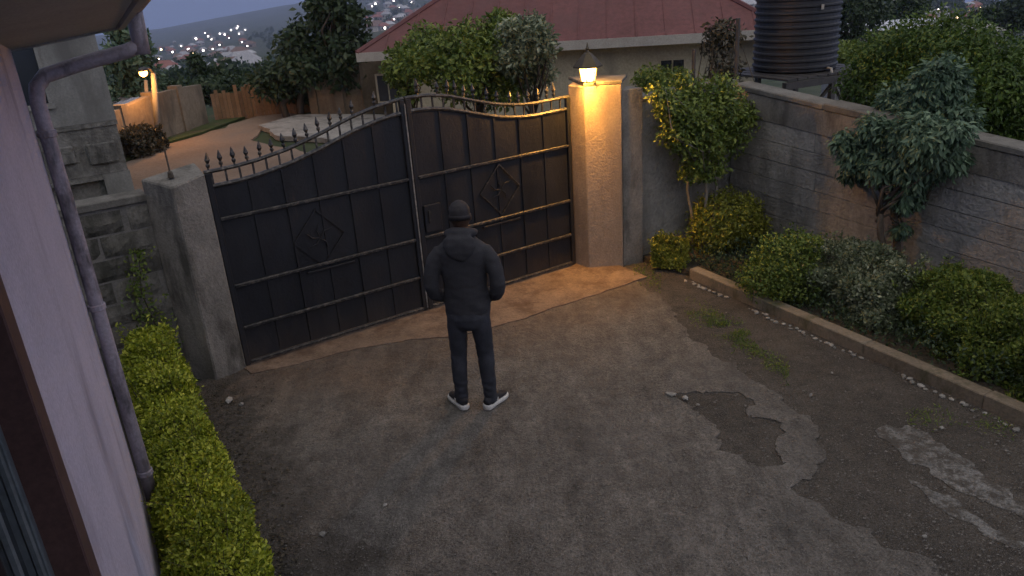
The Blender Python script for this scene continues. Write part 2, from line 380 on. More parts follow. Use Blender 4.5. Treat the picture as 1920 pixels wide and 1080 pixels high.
s_ = t.math('ADD', t.math('ADD', t.math('MULTIPLY', p_.outputs[0], .845), t.math('MULTIPLY', p_.outputs[1], .535)), 2.68 * .845 - 6.81 * .535)      # metres from the left gate post, along the gate
en = t.noise(2.2, 6, .7); k = t.math('ADD', t.math('MULTIPLY', s_, -1.1), t.math('MULTIPLY', t.math('SUBTRACT', en, .5), 2.2))
col = t.mix(t.ramp(k, [(.02, 0.0), (.3, .85)]), col, (.055, .046, .038))       # earth spilt from the hedge bed
pn = t.noise(.55, 4, .6); col = t.mix(t.ramp(pn, [(.42, 0.0), (.62, .55)]), col, (.09, .084, .08))
sn = t.noise(2.4, 6, .75, stretch=(1.6, .6, 1)); col = t.mix(.6, col, t.ramp(sn, [(.32, .22), (.68, .78)]), 'OVERLAY'); mn = t.noise(14, 4, .7); col = t.mix(.4, col, t.ramp(mn, [(.35, .25), (.65, .75)]), 'OVERLAY')
M['tarmac'] = t.done(col, .9)
M['apron'] = surf('apron', (.11, .08, .06), (.21, .155, .118), 3.5, .92, .8, .02, 38, stain=(.085, .055, .04), stain_scale=2.2)
M['concrete'] = surf('concrete', (.2, .195, .185), (.29, .28, .265), 2.5, .9, .5, .012, 50, stain=(.11, .105, .1), stain_scale=1.6)
t, col = soil('palepatch', (.15, .147, .143), (.22, .216, .21), (.1, .096, .092), (.34, .33, .32), .6)
pk = t.noise(9, 6, .75); col = t.mix(t.ramp(pk, [(.44, 0.0), (.56, .9)]), col, (.075, .066, .057)); M['palepatch'] = t.done(col, .92)
M['road'] = surf('road', (.16, .115, .085), (.21, .16, .125), .5, .95, .5, .03, 12, stain=(.16, .13, .11), stain_scale=.6)
M['bedsoil'] = surf('bedsoil', (.035, .03, .022), (.06, .05, .036), 5, .95, .9, .03, 40)

GL, GR = G(458, 690), G(1080, 497); GL[2] = GR[2] = 0
GU = (GR - GL) / np.linalg.norm(GR - GL); GN = np.array([GU[1], -GU[0], 0.0]); GLEN = float(np.linalg.norm(GR - GL))   # along the gate, and from it towards the yard
KU = np.array([-GN[0], -GN[1], 0]) * -1                       # direction of kerb and house wall (square to the gate)
def gxy(s, o, z=0.0): return GL + GU * s + GN * o + np.array([0, 0, z])
yard = [gxy(-4, -.02), gxy(7, -.02), gxy(7, 12), gxy(-4, 12)]
tag(sheet('yard_ground', [(p[0], p[1]) for p in yard], 0.0, M['soil'], .03), kind='structure')
PX = lambda pts: [tuple(G(x, y)[:2]) for x, y in pts]
tar = PX([(455, 692), (640, 640), (800, 590), (945, 560), (1070, 530), (1185, 520), (1238, 560), (1270, 590), (1300, 633), (1335, 657), (1398, 700), (1468, 746), (1530, 803), (1552, 850), (1518, 901), (1493, 921), (1546, 958), (1595, 978), (1652, 1019), (1762, 1064), (1900, 1180), (700, 1300), (500, 1200), (430, 1000), (390, 860), (372, 770)])
hole = PX([(1262, 742), (1300, 736), (1365, 738), (1408, 752), (1392, 772), (1440, 786), (1472, 812), (1455, 850), (1470, 872), (1440, 884), (1385, 862), (1350, 846), (1352, 812), (1322, 790), (1290, 768)])
tag(sheet('driveway', ragged(tar, .04, .06, 1),   .010, M['tarmac'], .02, holes=[ragged(hole, .035, .055, 2)]), kind='structure')
tag(sheet('concrete_apron', ragged([gxy(-.05, -.3)[:2], gxy(4.5, -.3)[:2]] + PX([(1215, 522), (1190, 531), (1070, 570), (945, 611), (850, 634), (760, 640), (640, 664), (540, 690), (470, 704)]), .05, .016, 3), .022, M['apron'], .03), kind='structure')
for nm, pts, z, mt in (('pavement', [(1646, 806), (1700, 798), (1745, 826), (1800, 852), (1870, 900), (1935, 950), (1930, 985), (1850, 940), (1770, 902), (1700, 868)], .0045, 'palepatch'),
                       ('pavement', [(1700, 905), (1760, 925), (1830, 968), (1930, 1035), (1920, 1050), (1810, 985), (1740, 948)], .004, 'palepatch')):
    tag(sheet(nm, ragged(PX(pts), .03, .06, len(pts)), z, M[mt], .004), kind='structure')
bed = [gxy(4.42, -.05), gxy(6.35, -.1), gxy(6.35, 8), gxy(4.85, 8), gxy(4.85, .7)]
KA, KB = G(1292, 522), G(1919, 800); KD = (KB - KA) / np.linalg.norm(KB - KA); KNORM = np.array([-KD[1], KD[0], 0])   # kerb line; KNORM points into the bed
bed = [KA + KNORM * .05, KB + KD * 4 + KNORM * .05, KB + KD * 4 + KNORM * 2.5, KA - KD * .9 + KNORM * 2.6, KA - KD * .9 + KNORM * -.1]
tag(sheet('planting_bed_soil', [(p[0], p[1]) for p in bed], .07, M['bedsoil'], .08), kind='structure')
road = PX([(180, 350), (226, 312), (300, 276), (380, 252), (450, 228), (515, 205), (560, 214), (500, 236), (470, 262), (640, 300), (900, 330), (520, 480), (330, 420)])
tag(sheet('road', ragged(road, .4, .12, 5), .0, M['road'], .06), kind='structure')
tag(sheet('concrete_ramp', ragged(PX([(490, 240), (560, 220), (640, 219), (760, 222), (760, 262), (640, 268), (520, 262)]), .3, .08, 6), .09, M['concrete'], .12), kind='structure')
verge = PX([(225, 306), (300, 272), (380, 248), (450, 224), (515, 201), (520, 190), (430, 205), (340, 236), (225, 280)])
tag(sheet('verge', ragged(verge, .4, .1, 8), .02, surf('verge', (.03, .05, .014), (.06, .075, .025), 1.5, .95, .8, .05, 20, stain=(.09, .06, .04), stain_scale=1.2), .05), kind='structure')

# ------------------------------------------------------------------ boundary walls, pillars
M['block'] = surf('block', (.105, .1, .088), (.17, .16, .14), 5, .95, 1.0, .02, 38, stain=(.05, .05, .04), stain_scale=3, vary=.25)
M['mortar'] = surf('mortar', (.13, .125, .115), (.18, .17, .155), 6, .95, .8, .01, 60)
M['render'] = surf('render', (.14, .132, .12), (.225, .21, .19), 2.6, .92, .8, .02, 40, stain=(.07, .066, .058), stain_scale=2.6)
M['wallblock'] = surf('wallblock', (.22, .214, .2), (.275, .267, .25), 2.6, .93, 1.0, .03, 24, stain=(.155, .15, .14), stain_scale=1.6, stretch=(.6, .6, 3), vary=.1)
M['coping'] = surf('coping', (.1, .095, .085), (.17, .16, .145), 3, .92, .6, .012, 50, stain=(.07, .065, .055), stain_scale=2, vary=.12)
def rock_block(w, h, d, seed, rough=.012):
    bm = bmesh.new(); bmesh.ops.create_grid(bm, x_segments=7, y_segments=4, size=.5)
    for v in bm.verts:
        x, y = v.co.x, v.co.y; edge = min(.5 - abs(x), .5 - abs(y)); q = Vector((x * 3 + seed, y * 2, seed * 1.7))
        b_ = (0 if edge < .02 else rough * (1.2 + 1.5 * mnoise.noise(q * 1.6)))
        v.co = Vector((x * w * (1 - .02 * mnoise.noise(q)), -b_ - (0 if edge > .02 else 0), y * h * (1 - .03 * mnoise.noise(q + Vector((5, 5, 5))))))
    be = [e for e in bm.edges if len(e.link_faces) == 1]; ex = bmesh.ops.extrude_edge_only(bm, edges=be)
    for v in ex['geom']:
        if isinstance(v, bmesh.types.BMVert): v.co.y += d
    bmesh.ops.recalc_face_normals(bm, faces=bm.faces[:])
    me = bpy.data.meshes.new('block'); bm.to_mesh(me); bm.free(); return me
def place(o, p, xdir, z):
    o.location = (p[0], p[1], z); o.rotation_euler = (0, 0, math.atan2(xdir[1], xdir[0])); return o

# left wall of rough blocks, in line with the gate
LW = empty('boundary_wall', gxy(-.44, -.24)); LW.rotation_euler = (0, 0, math.atan2(GU[1], GU[0]))
b = MB(); b.box((-1.7, .13, .86), (3.4, .2, 1.76)); b.build('mortar_core', M['mortar'], LW)
bv = [rock_block(.40, .20, .06, s_ * 3.1, .014) for s_ in range(5)]
for me in bv: me.materials.append(M['block'])
for c_ in range(8):
    x = -.02 - (.21 if c_ % 2 else 0.0) - random.uniform(0, .06)
    if c_ % 2:
        o = link(bpy.data.objects.new('block', bv[c_ % 5]), LW); o.location = (-.105, .025, .12 + c_ * .213); o.scale = (.48, 1, 1)
    while x > -3.3:
        o = link(bpy.data.objects.new('block', random.choice(bv)), LW); sx = random.uniform(.85, 1.1)
        o.location = (x - .205 * sx, .025 + random.uniform(-.006, .006), .12 + c_ * .213); o.scale = (sx * .985, 1, random.uniform(.95, 1.0)); o.rotation_euler = (random.uniform(-.02, .02), random.uniform(-.015, .015), random.uniform(-.02, .02)); x -= .412 * sx
for i in range(4):
    b = MB(); b.box((-.42 - i * .83, .13, 1.775 + .006 * (i % 2)), (.82, .26, .07)); b.build('coping_stone', M['coping'], LW, bevel=.008)
tag(LW, 'rough grey block wall between the lavender house and the gate', 'wall')

# left gate pillar
lp = [gxy(-.285, .07), gxy(.016, .035), gxy(.016, -.3), gxy(-.47, -.26)]
PL = empty('gate_pillar', gxy(-.2, -.1)); o0 = np.array(PL.location)
b = MB(); b.prism([(p[0] - o0[0], p[1] - o0[1]) for p in lp], -.05, [1.885, 1.95, 2.0, 1.94]); b.build('shaft', M['render'], PL, bevel=.012)
b = MB(); b.lathe([(.03, 0), (.022, .05), (.008, .06), (.008, .26)], (gxy(-.24, -.1)[0] - o0[0], gxy(-.24, -.1)[1] - o0[1], 1.94), 8); b.build('iron_stub', M['bark'], PL)
tag(PL, 'pale grey concrete gate pillar beside the block wall, without a lamp', 'pillar')

# right gate pillar with cap
a_, b_, c_ = G(1105, 505), G(1169, 500), G(1206, 492)
M['pillar'] = surf('pillar', (.2, .155, .12), (.27, .215, .165), 2.2, .82, .8, .012, 42, stain=(.19, .145, .11), stain_scale=3, spec=.4)
PR = empty('gate_pillar', (a_ + b_) / 2); o1 = np.array(PR.location)
def rel(pts, o): return [(p[0] - o[0], p[1] - o[1]) for p in pts]
pl = np.array([.80, 9.04, 0]); pbk = b_ + np.array([.05, .42, 0]); pbl = np.array([.9, 9.4, 0])
PRT = 2.19
b = MB(); b.prism(rel([a_, b_, pbk, pbl, pl], o1), -.05, PRT); b.build('shaft', M['pillar'], PR, bevel=.008)
cen = (a_ + b_ + pbk + pbl + pl) / 5
b = MB(); b.prism(rel([cen + (p - cen) * (1.28 if i_ > 1 else 1.02) for i_, p in enumerate([a_, b_, pbk, pbl])], o1), PRT + .003, PRT + .04); b.build('cap', M['coping'], PR, bevel=.006)
tag(PR, 'plastered gate pillar carrying the lit lantern', 'pillar')
# short wall from the pillar to the corner, with its pier
WC = np.array([3.02, 9.80, 0]); WE = np.array([4.64, 6.75, 0]); WD = (WE - WC) / np.linalg.norm(WE - WC); WN = np.array([WD[1], -WD[0], 0])   # right wall; WN points into the yard
if WN @ (np.array([0, 5, 0]) - WC) < 0: WN = -WN
BW = empty('boundary_wall', c_); o2 = np.array(BW.location); d2 = (WC - c_) / np.linalg.norm(WC - c_); n2 = np.array([d2[1], -d2[0], 0])
back = -n2 * .25
b = MB(); b.prism(rel([b_ + np.array([.004, .03, 0]), c_, c_ - n2 * .28, b_ + np.array([.1, .35, 0])], o2), -.05, 2.12); b.build('pier', M['render'], BW, bevel=.008)
b = MB(); b.prism(rel([c_ - n2 * .05, WC + d2 * .1 - n2 * .05, WC + d2 * .1 - n2 * .22, c_ - n2 * .22], o2), -.05, 1.95); b.build('wall_face', M['wallblock'], BW)
for i in range(3):
    L3 = np.linalg.norm(WC - c_) / 3; b = MB(); q0 = c_ + d2 * (i * L3 + .004) - n2 * .03; q1 = c_ + d2 * ((i + 1) * L3 - .004) - n2 * .03
    b.prism(rel([q0, q1, q1 - n2 * .22, q0 - n2 * .22], o2), 1.952, 2.01 + .01 * (i % 2)); b.build('coping_stone', M['coping'], BW, bevel=.01)
tag(BW, 'short grey wall behind the corner shrub, joining pillar and long wall', 'wall')

# long right wall: courses of plastered blocks under a beam and coping
RW = empty('boundary_wall', WC); RW.rotation_euler = (0, 0, math.atan2(WD[1], WD[0])); LEN = 5.6
slope = lambda x: 1.985 - .085 * x
def sl_box(x0, x1, y0, y1, zb, zt):           # box whose top and bottom follow the falling wall
    fb = lambda x: zb * slope(x) / 1.985; ft = lambda x: zt * slope(x) / 1.985
    return [(x0, y0, fb(x0)), (x1, y0, fb(x1)), (x1, y1, fb(x1)), (x0, y1, fb(x0)), (x0, y0, ft(x0)), (x1, y0, ft(x1)), (x1, y1, ft(x1)), (x0, y1, ft(x0))]
BF = [(0, 3, 2, 1), (4, 5, 6, 7), (0, 1, 5, 4), (1, 2, 6, 5), (2, 3, 7, 6), (3, 0, 4, 7)]
s_in = 1 if (Matrix.Rotation(-math.atan2(WD[1], WD[0]), 3, 'Z') @ V3(WN)).y > 0 else -1
b = MB(); b.add(sl_box(0, LEN, -.1, .1 * 1, -.05, 1.6), BF); b.build('mortar_core', M['mortar'], RW)
ch = 1.62 / 7
for c in range(7):
    x = -.0 if c % 2 == 0 else -.3
    while x < LEN:
        w_ = random.uniform(1.1, 1.9); x0, x1 = max(0, x) + .0008, min(LEN, x + w_) - .0008
        if x1 - x0 > .08:
            pr = .112 + random.uniform(0, .004) + .004 * (c % 2); b = MB(); b.add(sl_box(x0, x1, -.09 if s_in > 0 else -pr, pr if s_in > 0 else .09, c * ch + .004, (c + 1) * ch - random.uniform(.002, .009)), BF); b.build('block', M['wallblock'], RW, bevel=.0015)
        x += w_
x = 0
while x < LEN:
    w_ = 1.37; b = MB(); b.add(sl_box(x + .0008, min(LEN, x + w_) - .0008, -.1 if s_in > 0 else -.126, .126 if s_in > 0 else .1, 1.622, 1.91), BF); b.build('beam', M['render'], RW, bevel=.0015)
    b = MB(); b.add(sl_box(x + .002, min(LEN, x + w_) - .002, -.14, .14, 1.914, 1.99 + random.uniform(-.01, .01)), BF); b.build('coping_stone', M['coping'], RW, bevel=.012); x += w_
tag(RW, 'long weathered plastered block wall running behind the right planting bed', 'wall')

# kerb of the right planting bed
M['kerb'] = surf('kerb', (.12, .1, .075), (.18, .15, .115), 4, .93, .9, .015, 40, stain=(.05, .055, .025), stain_scale=3, vary=.15)
KB_ = empty('kerb', KA); KB_.rotation_euler = (0, 0, math.atan2(KD[1], KD[0])); x = 0.0
while x < 7.5:
    w_ = random.uniform(1.0, 1.4); b = MB(); b.box((x + w_ / 2, .065 + random.uniform(-.003, .003), .05 + random.uniform(-.003, .003)), (w_ - .004, .13, .14)); b.build('kerb_stone', M['kerb'], KB_, bevel=.008); x += w_
tag(KB_, 'low mossy concrete kerb edging the right planting bed', 'kerb')

# ------------------------------------------------------------------ gate: two leaves
t = NT('gate_paint'); f = t.noise(40, 4, .7); a = t.noise(2.5, 6, .7, stretch=(1, 1, .4)); sc = t.noise(9, 8, .8)
col = t.mix(t.ramp(a, [(.35, 0.0), (.65, 1.0)]), (.0085, .0095, .013), (.0145, .0155, .02)); col = t.mix(t.ramp(sc, [(.62, 0.0), (.74, .6)]), col, (.05, .045, .04))
gz = t.n('ShaderNodeSeparateXYZ'); t.l(t.pos(), gz.inputs[0]); mud = t.math('SUBTRACT', t.math('MULTIPLY', t.noise(6, 5, .75, stretch=(1, 1, .35)), 1.5), gz.outputs[2])
col = t.mix(t.ramp(mud, [(.35, 0.0), (.95, .6)]), col, (.05, .037, .028)); ru = t.noise(5, 6, .75, stretch=(2.5, 2.5, .25)); col = t.mix(t.ramp(ru, [(.6, 0.0), (.72, .5)]), col, (.06, .04, .028))
t.bump(t.math('ADD', f, t.math('MULTIPLY', a, 3)), .35, .01); M['gate'] = t.done(col, t.ramp(a, [(.3, .42), (.7, .65)]), .0, .35)
t = NT('gate_rail'); f = t.noise(25, 6, .75); col = t.mix(t.ramp(f, [(.48, 0.0), (.66, 1.0)]), (.022, .022, .024), (.13, .118, .105)); t.bump(f, .3, .004); M['rail'] = t.done(col, .45, .3, .5)
M['strip_highlight'] = surf('strip_highlight', (.1, .095, .09), (.3, .285, .27), 14, .5, .2, .003, 60, spec=.5)  # edge highlight along the gate's meeting line, put into the base colour
BARZ = [(0, 1.95), (.3, 1.96), (.5, 1.98), (.8, 2.03), (1.13, 2.12), (1.42, 2.215), (1.71, 2.285), (2.0, 2.325), (2.06, 2.33), (2.31, 2.325), (2.55, 2.285), (2.87, 2.19), (3.13, 2.12), (3.4, 2.075), (3.62, 2.06), (4.06, 2.07)]
bz = lambda s: float(np.interp(s, [p[0] for p in BARZ], [p[1] for p in BARZ]))
def spear(h=.11):
    b = MB(); b.lathe([(.009, -.02), (.009, .02), (.019, .03), (.019, .047), (.01, .056), (.025, .085), (.017, .108), (.003, h + .04)], (0, 0, 0), 6); return b.mesh('spike', False)
SPEAR = spear(); SPEAR.materials.append(M['rail'])
GZ = math.atan2(GU[1], GU[0])
def leaf(s0, s1, hinge, label, spikes):
    root = empty('gate_leaf', gxy(hinge, 0)); root.rotation_euler = (0, 0, GZ); X = lambda s: s - hinge
    # local x along the gate, local -y towards the yard
    pz = lambda s: bz(s) - .135
    n = 6; W = (s1 - s0 - .1) / n
    for i in range(n):                                         # sheet strips between the stiles, curved at the top
        a0, a1 = s0 + .05 + i * W + .002, s0 + .05 + (i + 1) * W - .002; ss = [a0 + (a1 - a0) * k / 4 for k in range(5)]
        y0 = (i % 2) * .004; b = MB(); vs = [(X(s), y0 + yy, z) for yy in (0, .01) for s in ss for z in (.07, pz(s) + .0)]
        fs = []
        for k in range(4):
            fs += [(2 * k, 2 * k + 2, 2 * k + 3, 2 * k + 1), (10 + 2 * k + 1, 10 + 2 * k + 3, 10 + 2 * k + 2, 10 + 2 * k), (2 * k + 1, 2 * k + 3, 13 + 2 * k, 11 + 2 * k)]
        fs += [(0, 1, 11, 10), (8, 18, 19, 9)]; b.add(vs, fs); b.build('sheet_panel', M['gate'], root)
        if i: b = MB(); b.box((X(a0 - .002), -.006, (pz(a0) + .07) / 2), (.022, .012, pz(a0) - .09)); b.build('seam_strip', M['gate'], root)
    for s_ in (s0 + .025, s1 - .025):
        zt = bz(s_) - .01; b = MB(); b.box((X(s_), -.003, (.03 + zt) / 2), (.05, .05, zt - .03)); b.build('stile', M['gate'], root, bevel=.004)
    for z in (.055, .42, .85, 1.51):
        b = MB(); b.box((X((s0 + s1) / 2), -.018, z), (s1 - s0 - .1, .034, .032)); b.build('rail', M['rail'], root, bevel=.006)
    lo = (s0 + s1) / 2
    b = MB(); b.box((X(lo), -.018, .795), (.5, .024, .022)); b.build('slide_bolt', M['gate'], root, bevel=.004)
    for nm, dz, w_ in (('panel_rail', -.135, .04), ('top_rail', 0.0, .035)):
        ss = np.linspace(s0, s1, 22); b = MB(); b.tube([(X(s), -.004, bz(s) + dz) for s in ss], w_ * .55, 6); b.build(nm, M['rail'], root)
    c = (X(.96), 1.12) if s0 < 1 else (X(3.1), 1.18); d = .29
    b = MB()
    for (x0, z0), (x1, z1) in (((0, d), (d * .9, 0)), ((d * .9, 0), (0, -d)), ((0, -d), (-d * .9, 0)), ((-d * .9, 0), (0, d))):
        b.bar((c[0] + x0, -.012, c[1] + z0), (c[0] + x1, -.012, c[1] + z1), .014, .014, (0, 1, 0))
    o = b.build('diamond_frame', M['gate'] if s0 < 1 else M['rail'], root)
    b = MB()
    for k_, (an, ln) in enumerate(((.5, .17), (1.5, .15), (2.6, .16), (3.7, .14), (5.2, .15))):
        b.tube([(c[0], -.016, c[1]), (c[0] + ln * .5 * math.cos(an + .35), -.02, c[1] + ln * .5 * math.sin(an + .35)), (c[0] + ln * math.cos(an), -.016, c[1] + ln * math.sin(an))], [.003, .009, .002], 6)
    b.build('leaf_ornament', M['gate'], o)
    for s in np.arange(s0 + .06, s1 - .03, .125):
        b = MB(); b.box((X(s), -.004, bz(s) - .067), (.016, .016, .13)); b.build('upright', M['rail'], root)
    for s in spikes:
        o = link(bpy.data.objects.new('spike', SPEAR), root); o.location = (X(s), -.004, bz(s) + .012); o.rotation_euler = (random.uniform(-.06, .06), random.uniform(-.08, .08), random.random()); o.scale = (1, 1, random.uniform(.85, 1.15))
    for z in (.35, 1.6):
        b = MB(); b.lathe([(.018, -.06), (.018, .06)], (X(s0 + .0) if s0 < 1 else X(s1 - .0), .03, z), 8); b.build('hinge', M['rail'], root)
    if s0 > 1:
        b = MB(); b.box((X(s0 + .17), -.02, 1.05), (.2, .03, .3)); o = b.build('lock_box', M['gate'], root, bevel=.006)
        b = MB(); b.bar((X(s0 + .12), -.045, 1.0), (X(s0 + .12), -.045, 1.14), .018); b.build('handle', M['rail'], o)
    else:
        b = MB(); b.bar((X(s1 - .005), -.034, .06), (X(s1 - .005), -.034, bz(s1) - .05), .012, .01); b.build('cover_strip', M['strip_highlight'], root)
    return tag(root, label, 'gate', 'gate leaves')
leaf(.02, 2.035, .02, 'black sheet metal gate leaf hung from the pillar without a lamp', [.06 + i * .118 for i in range(13)] + [1.72])
leaf(2.05, 4.115, 4.115, 'black sheet metal gate leaf hung from the lamp pillar, behind the person', [2.2, 2.42, 2.54, 2.64, 2.73, 2.85, 3.01, 3.14, 3.3, 3.42, 3.55, 3.68, 3.8, 3.9])

# ------------------------------------------------------------------ the lavender house at the camera's side
M['lavender'] = surf('lavender', (.36, .335, .395), (.43, .4, .47), 1.5, .8, .25, .005, 70, stain=(.27, .245, .285), stain_scale=1.6)
M['soffit'] = surf('soffit', (.28, .28, .27), (.34, .34, .325), 2, .8, .1, .004, 80)
M['pipe'] = surf('pipe', (.2, .18, .205), (.3, .27, .31), 5, .6, .25, .004, 50, stain=(.055, .05, .055), stain_scale=5, spec=.4)
M['frame'] = surf('frame', (.055, .03, .028), (.075, .042, .038), 6, .6, .15, .003, 60)
M['casement'] = surf('casement', (.06, .075, .085), (.1, .115, .125), 8, .4, .1, .003, 60, spec=.5)
t = NT('pane'); M['pane'] = t.done((.012, .014, .018), .06, 0, .8)
HP = G(288, 1000); HP[2] = 0; HT = -np.array([GN[0], GN[1], 0]) * -1; HT = np.array([.463, -.886, 0]); HN = np.array([.886, .463, 0])
def hw(t_, o, z): return HP + HT * t_ + HN * o + np.array([0, 0, z])
HS = empty('house', HP); o3 = np.array(HS.location)
def hb(name, mat, t0, t1, o0, o1, z0, z1, parent=HS, bevel=0.0):
    b = MB(); b.prism([hw(*q, 0) - o3 for q in ((t0, o0), (t1, o0), (t1, o1), (t0, o1))], z0, z1); return b.build(name, M[mat], parent, bevel=bevel)
WT0, WT1, WZ0, WZ1 = 3.06, 4.75, .9, 2.95
hb('wall', 'lavender', 0, WT0, -.25, 0, -.1, 3.6); hb('wall', 'lavender', WT1, 9, -.25, 0, -.1, 4.2); hb('wall', 'lavender', WT0, WT1, -.25, 0, -.1, WZ0); hb('wall', 'lavender', WT0, WT1, -.25, 0, WZ1, 4.2)
hb('wall', 'lavender', -.0, .25, -8, -.255, -.1, 3.4)
WI = hb('window', 'frame', WT0 + .002, WT0 + .15, -.2, .012, WZ0, WZ1, bevel=.004)
hb('frame', 'frame', WT1 - .1, WT1 - .002, -.2, .012, WZ0, WZ1, WI); hb('frame', 'frame', WT0 + .152, WT1 - .102, -.2, .012, WZ0, WZ0 + .09, WI); hb('frame', 'frame', WT0 + .152, WT1 - .102, -.2, .012, WZ1 - .1, WZ1, WI)
for i, (p0, p1) in enumerate(((WT0 + .152, WT0 + .8), (WT0 + .8, WT0 + 1.3), (WT0 + 1.3, WT1 - .102))):
    hb('pane', 'pane', p0, p1, -.105, -.1, WZ0 + .09, WZ1 - .1, WI)
    for a0, a1 in ((p0 + .002, p0 + .045), (p1 - .047, p1 - .004)): hb('mullion', 'casement', a0, a1, -.12, -.06, WZ0 + .092, WZ1 - .102, WI, .004)
    for z in (1.35, 1.75, 2.15, 2.55): hb('glazing_bar', 'casement', p0 + .047, p1 - .049, -.098, -.075, z, z + .03, WI)
for q in (.45, .62, .98, 1.14):
    b = MB(); b.tube([hw(WT0 + q, -.03, WZ0 + .09) - o3, hw(WT0 + q, -.03, WZ1 - .1) - o3], .008, 6); b.build('burglar_bar', M['casement'], WI)
# eave, fascia, gutter and drainpipe
SZ = lambda t_, o: 3.165 + .20 * max(o, 0) + .085 * t_
ov = [(-.02, -.3), (-.02, .53), (9, .53), (9, -.3)]
b = MB(); b.prism([hw(a, c, 0) - o3 for a, c in ov], [SZ(a, c) for a, c in ov], [SZ(a, c) + .03 for a, c in ov]); EA = b.build('soffit', M['soffit'], HS)
b = MB(); b.bar(hw(-.035, -.3, SZ(0, 0) + .035) - o3, hw(-.035, .55, SZ(0, .55) + .035) - o3, .03, .1); b.build('fascia', M['soffit'], HS)
b = MB(); b.bar(hw(-.03, .555, SZ(0, .55) + .06) - o3, hw(9, .555, SZ(9, .55) + .06) - o3, .03, .16); b.build('fascia', M['soffit'], HS)
rv = [(-.15, -.6), (-.15, .62), (9, .62), (9, -.6)]
b = MB(); b.prism([hw(a, c, 0) - o3 for a, c in rv], [SZ(a, c) + .16 for a, c in rv], [SZ(a, c) + .2 for a, c in rv]); b.build('roof', M['frame'], HS)
b = MB(); b.tube([hw(a, .655, SZ(a, .6) + .12) - o3 for a in (-.25, 2, 5, 9)], .065, 10); b.build('gutter', M['pipe'], HS, smooth=True)
pt = [hw(.03, .055, -.05), hw(.03, .055, 1.5), hw(.03, .055, 2.92), hw(.0, .07, 3.0), hw(-.05, .12, 3.05), hw(-.09, .3, 3.09), hw(-.1, .56, 3.135), hw(-.1, .64, 3.16)]
b = MB(); b.tube([p - o3 for p in pt], .041, 14); DP = b.build('drainpipe', M['pipe'], HS, smooth=True)
b = MB(); b.tube([hw(-.1, .64, 3.11) - o3, hw(-.1, .645, 3.22) - o3, hw(-.1, .65, 3.4) - o3], .047, 14); b.build('elbow', M['pipe'], DP, smooth=True)
for z in (.5, 1.7, 2.75):
    b = MB(); b.lathe([(.043, -.02), (.05, -.015), (.05, .015), (.043, .02)], hw(.03, .055, z) - o3, 14); b.build('bracket', M['pipe'], DP)
b = MB(); b.tube([hw(.03, .055, .06) - o3, hw(.03, .14, .0) - o3], .05, 10); b.build('outlet', M['pipe'], DP)
tag(HS, 'lavender painted house wall with brown framed window, eave and drainpipe', 'house')

# ------------------------------------------------------------------ unfinished grey building beyond the block wall
M['greywall'] = surf('greywall', (.15, .155, .15), (.2, .205, .2), 1.2, .92, .4, .01, 30, stain=(.11, .112, .108), stain_scale=.8)
M['rough'] = surf('rough', (.1, .1, .095), (.17, .168, .158), 4, .95, 1.0, .05, 14, stain=(.05, .05, .047), stain_scale=2)
M['darkglass'] = NT('darkglass').done((.02, .024, .03), .15, 0, .6)
NC = AT(225, 250, 13.0); NC[2] = 0; NB = empty('grey_building', NC, 0.0); ND = -GU
def nb(name, mat, a0, a1, d0, d1, z0, z1, parent=NB, bevel=0.0):     # a: leftwards along the front, d: behind the front
    b = MB(); b.prism([ND * a + -GN * d for a, d in ((a0, d0), (a0, d1), (a1, d1), (a1, d0))], z0, z1); return b.build(name, M[mat], parent, bevel=bevel)
nb('wall', 'greywall', .0, .84, 0, 6, 1.62, 5.2); nb('wall', 'greywall', 1.62, 6, 0, 6, 1.62, 5.2); nb('wall', 'greywall', .84, 1.62, .0, 6, 3.05, 5.2); nb('wall', 'greywall', .84, 1.62, .0, 6, 1.62, 2.0)
nb('ledge', 'rough', -.02, 6, -.07, -.002, 3.1, 3.16); nb('ledge', 'rough', .0, 6, -.05, .2, 1.55, 1.615); nb('lower_wall', 'rough', .02, 6, -.02, 5.9, .78, 1.545)
for i in range(9): nb('stone', 'rough', .05 + i * .62 + random.uniform(0, .1), .55 + i * .62, -.07 - random.uniform(0, .05), -.022, 1.1 + random.uniform(-.15, .15), 1.25 + random.uniform(0, .1), bevel=.02)
nb('ledge', 'rough', .42, 6, -.06, .2, .70, .775); nb('infill_wall', 'rough', .42, 6, .12, 5.9, -1.2, .695); nb('pier', 'greywall', 0, .415, -.03, 5.8, -1.2, .775)
wf = nb('window', 'greywall', 0.842, .89, -.04, .1, 2.002, 3.048); nb('pane', 'darkglass', 0.892, 1.618, .06, .08, 2.002, 3.048, wf); nb('sill', 'greywall', .82, 1.66, -.09, -.002, 1.93, 1.998, wf); nb('frame', 'casement', 1.22, 1.26, .03, .058, 2.002, 3.048, wf)
nb('roof_slab', 'greywall', -.2, 6.2, -.2, 6.2, 5.203, 5.4)
tag(NB, 'unfinished grey cement building with a dark window beyond the block wall', 'building')

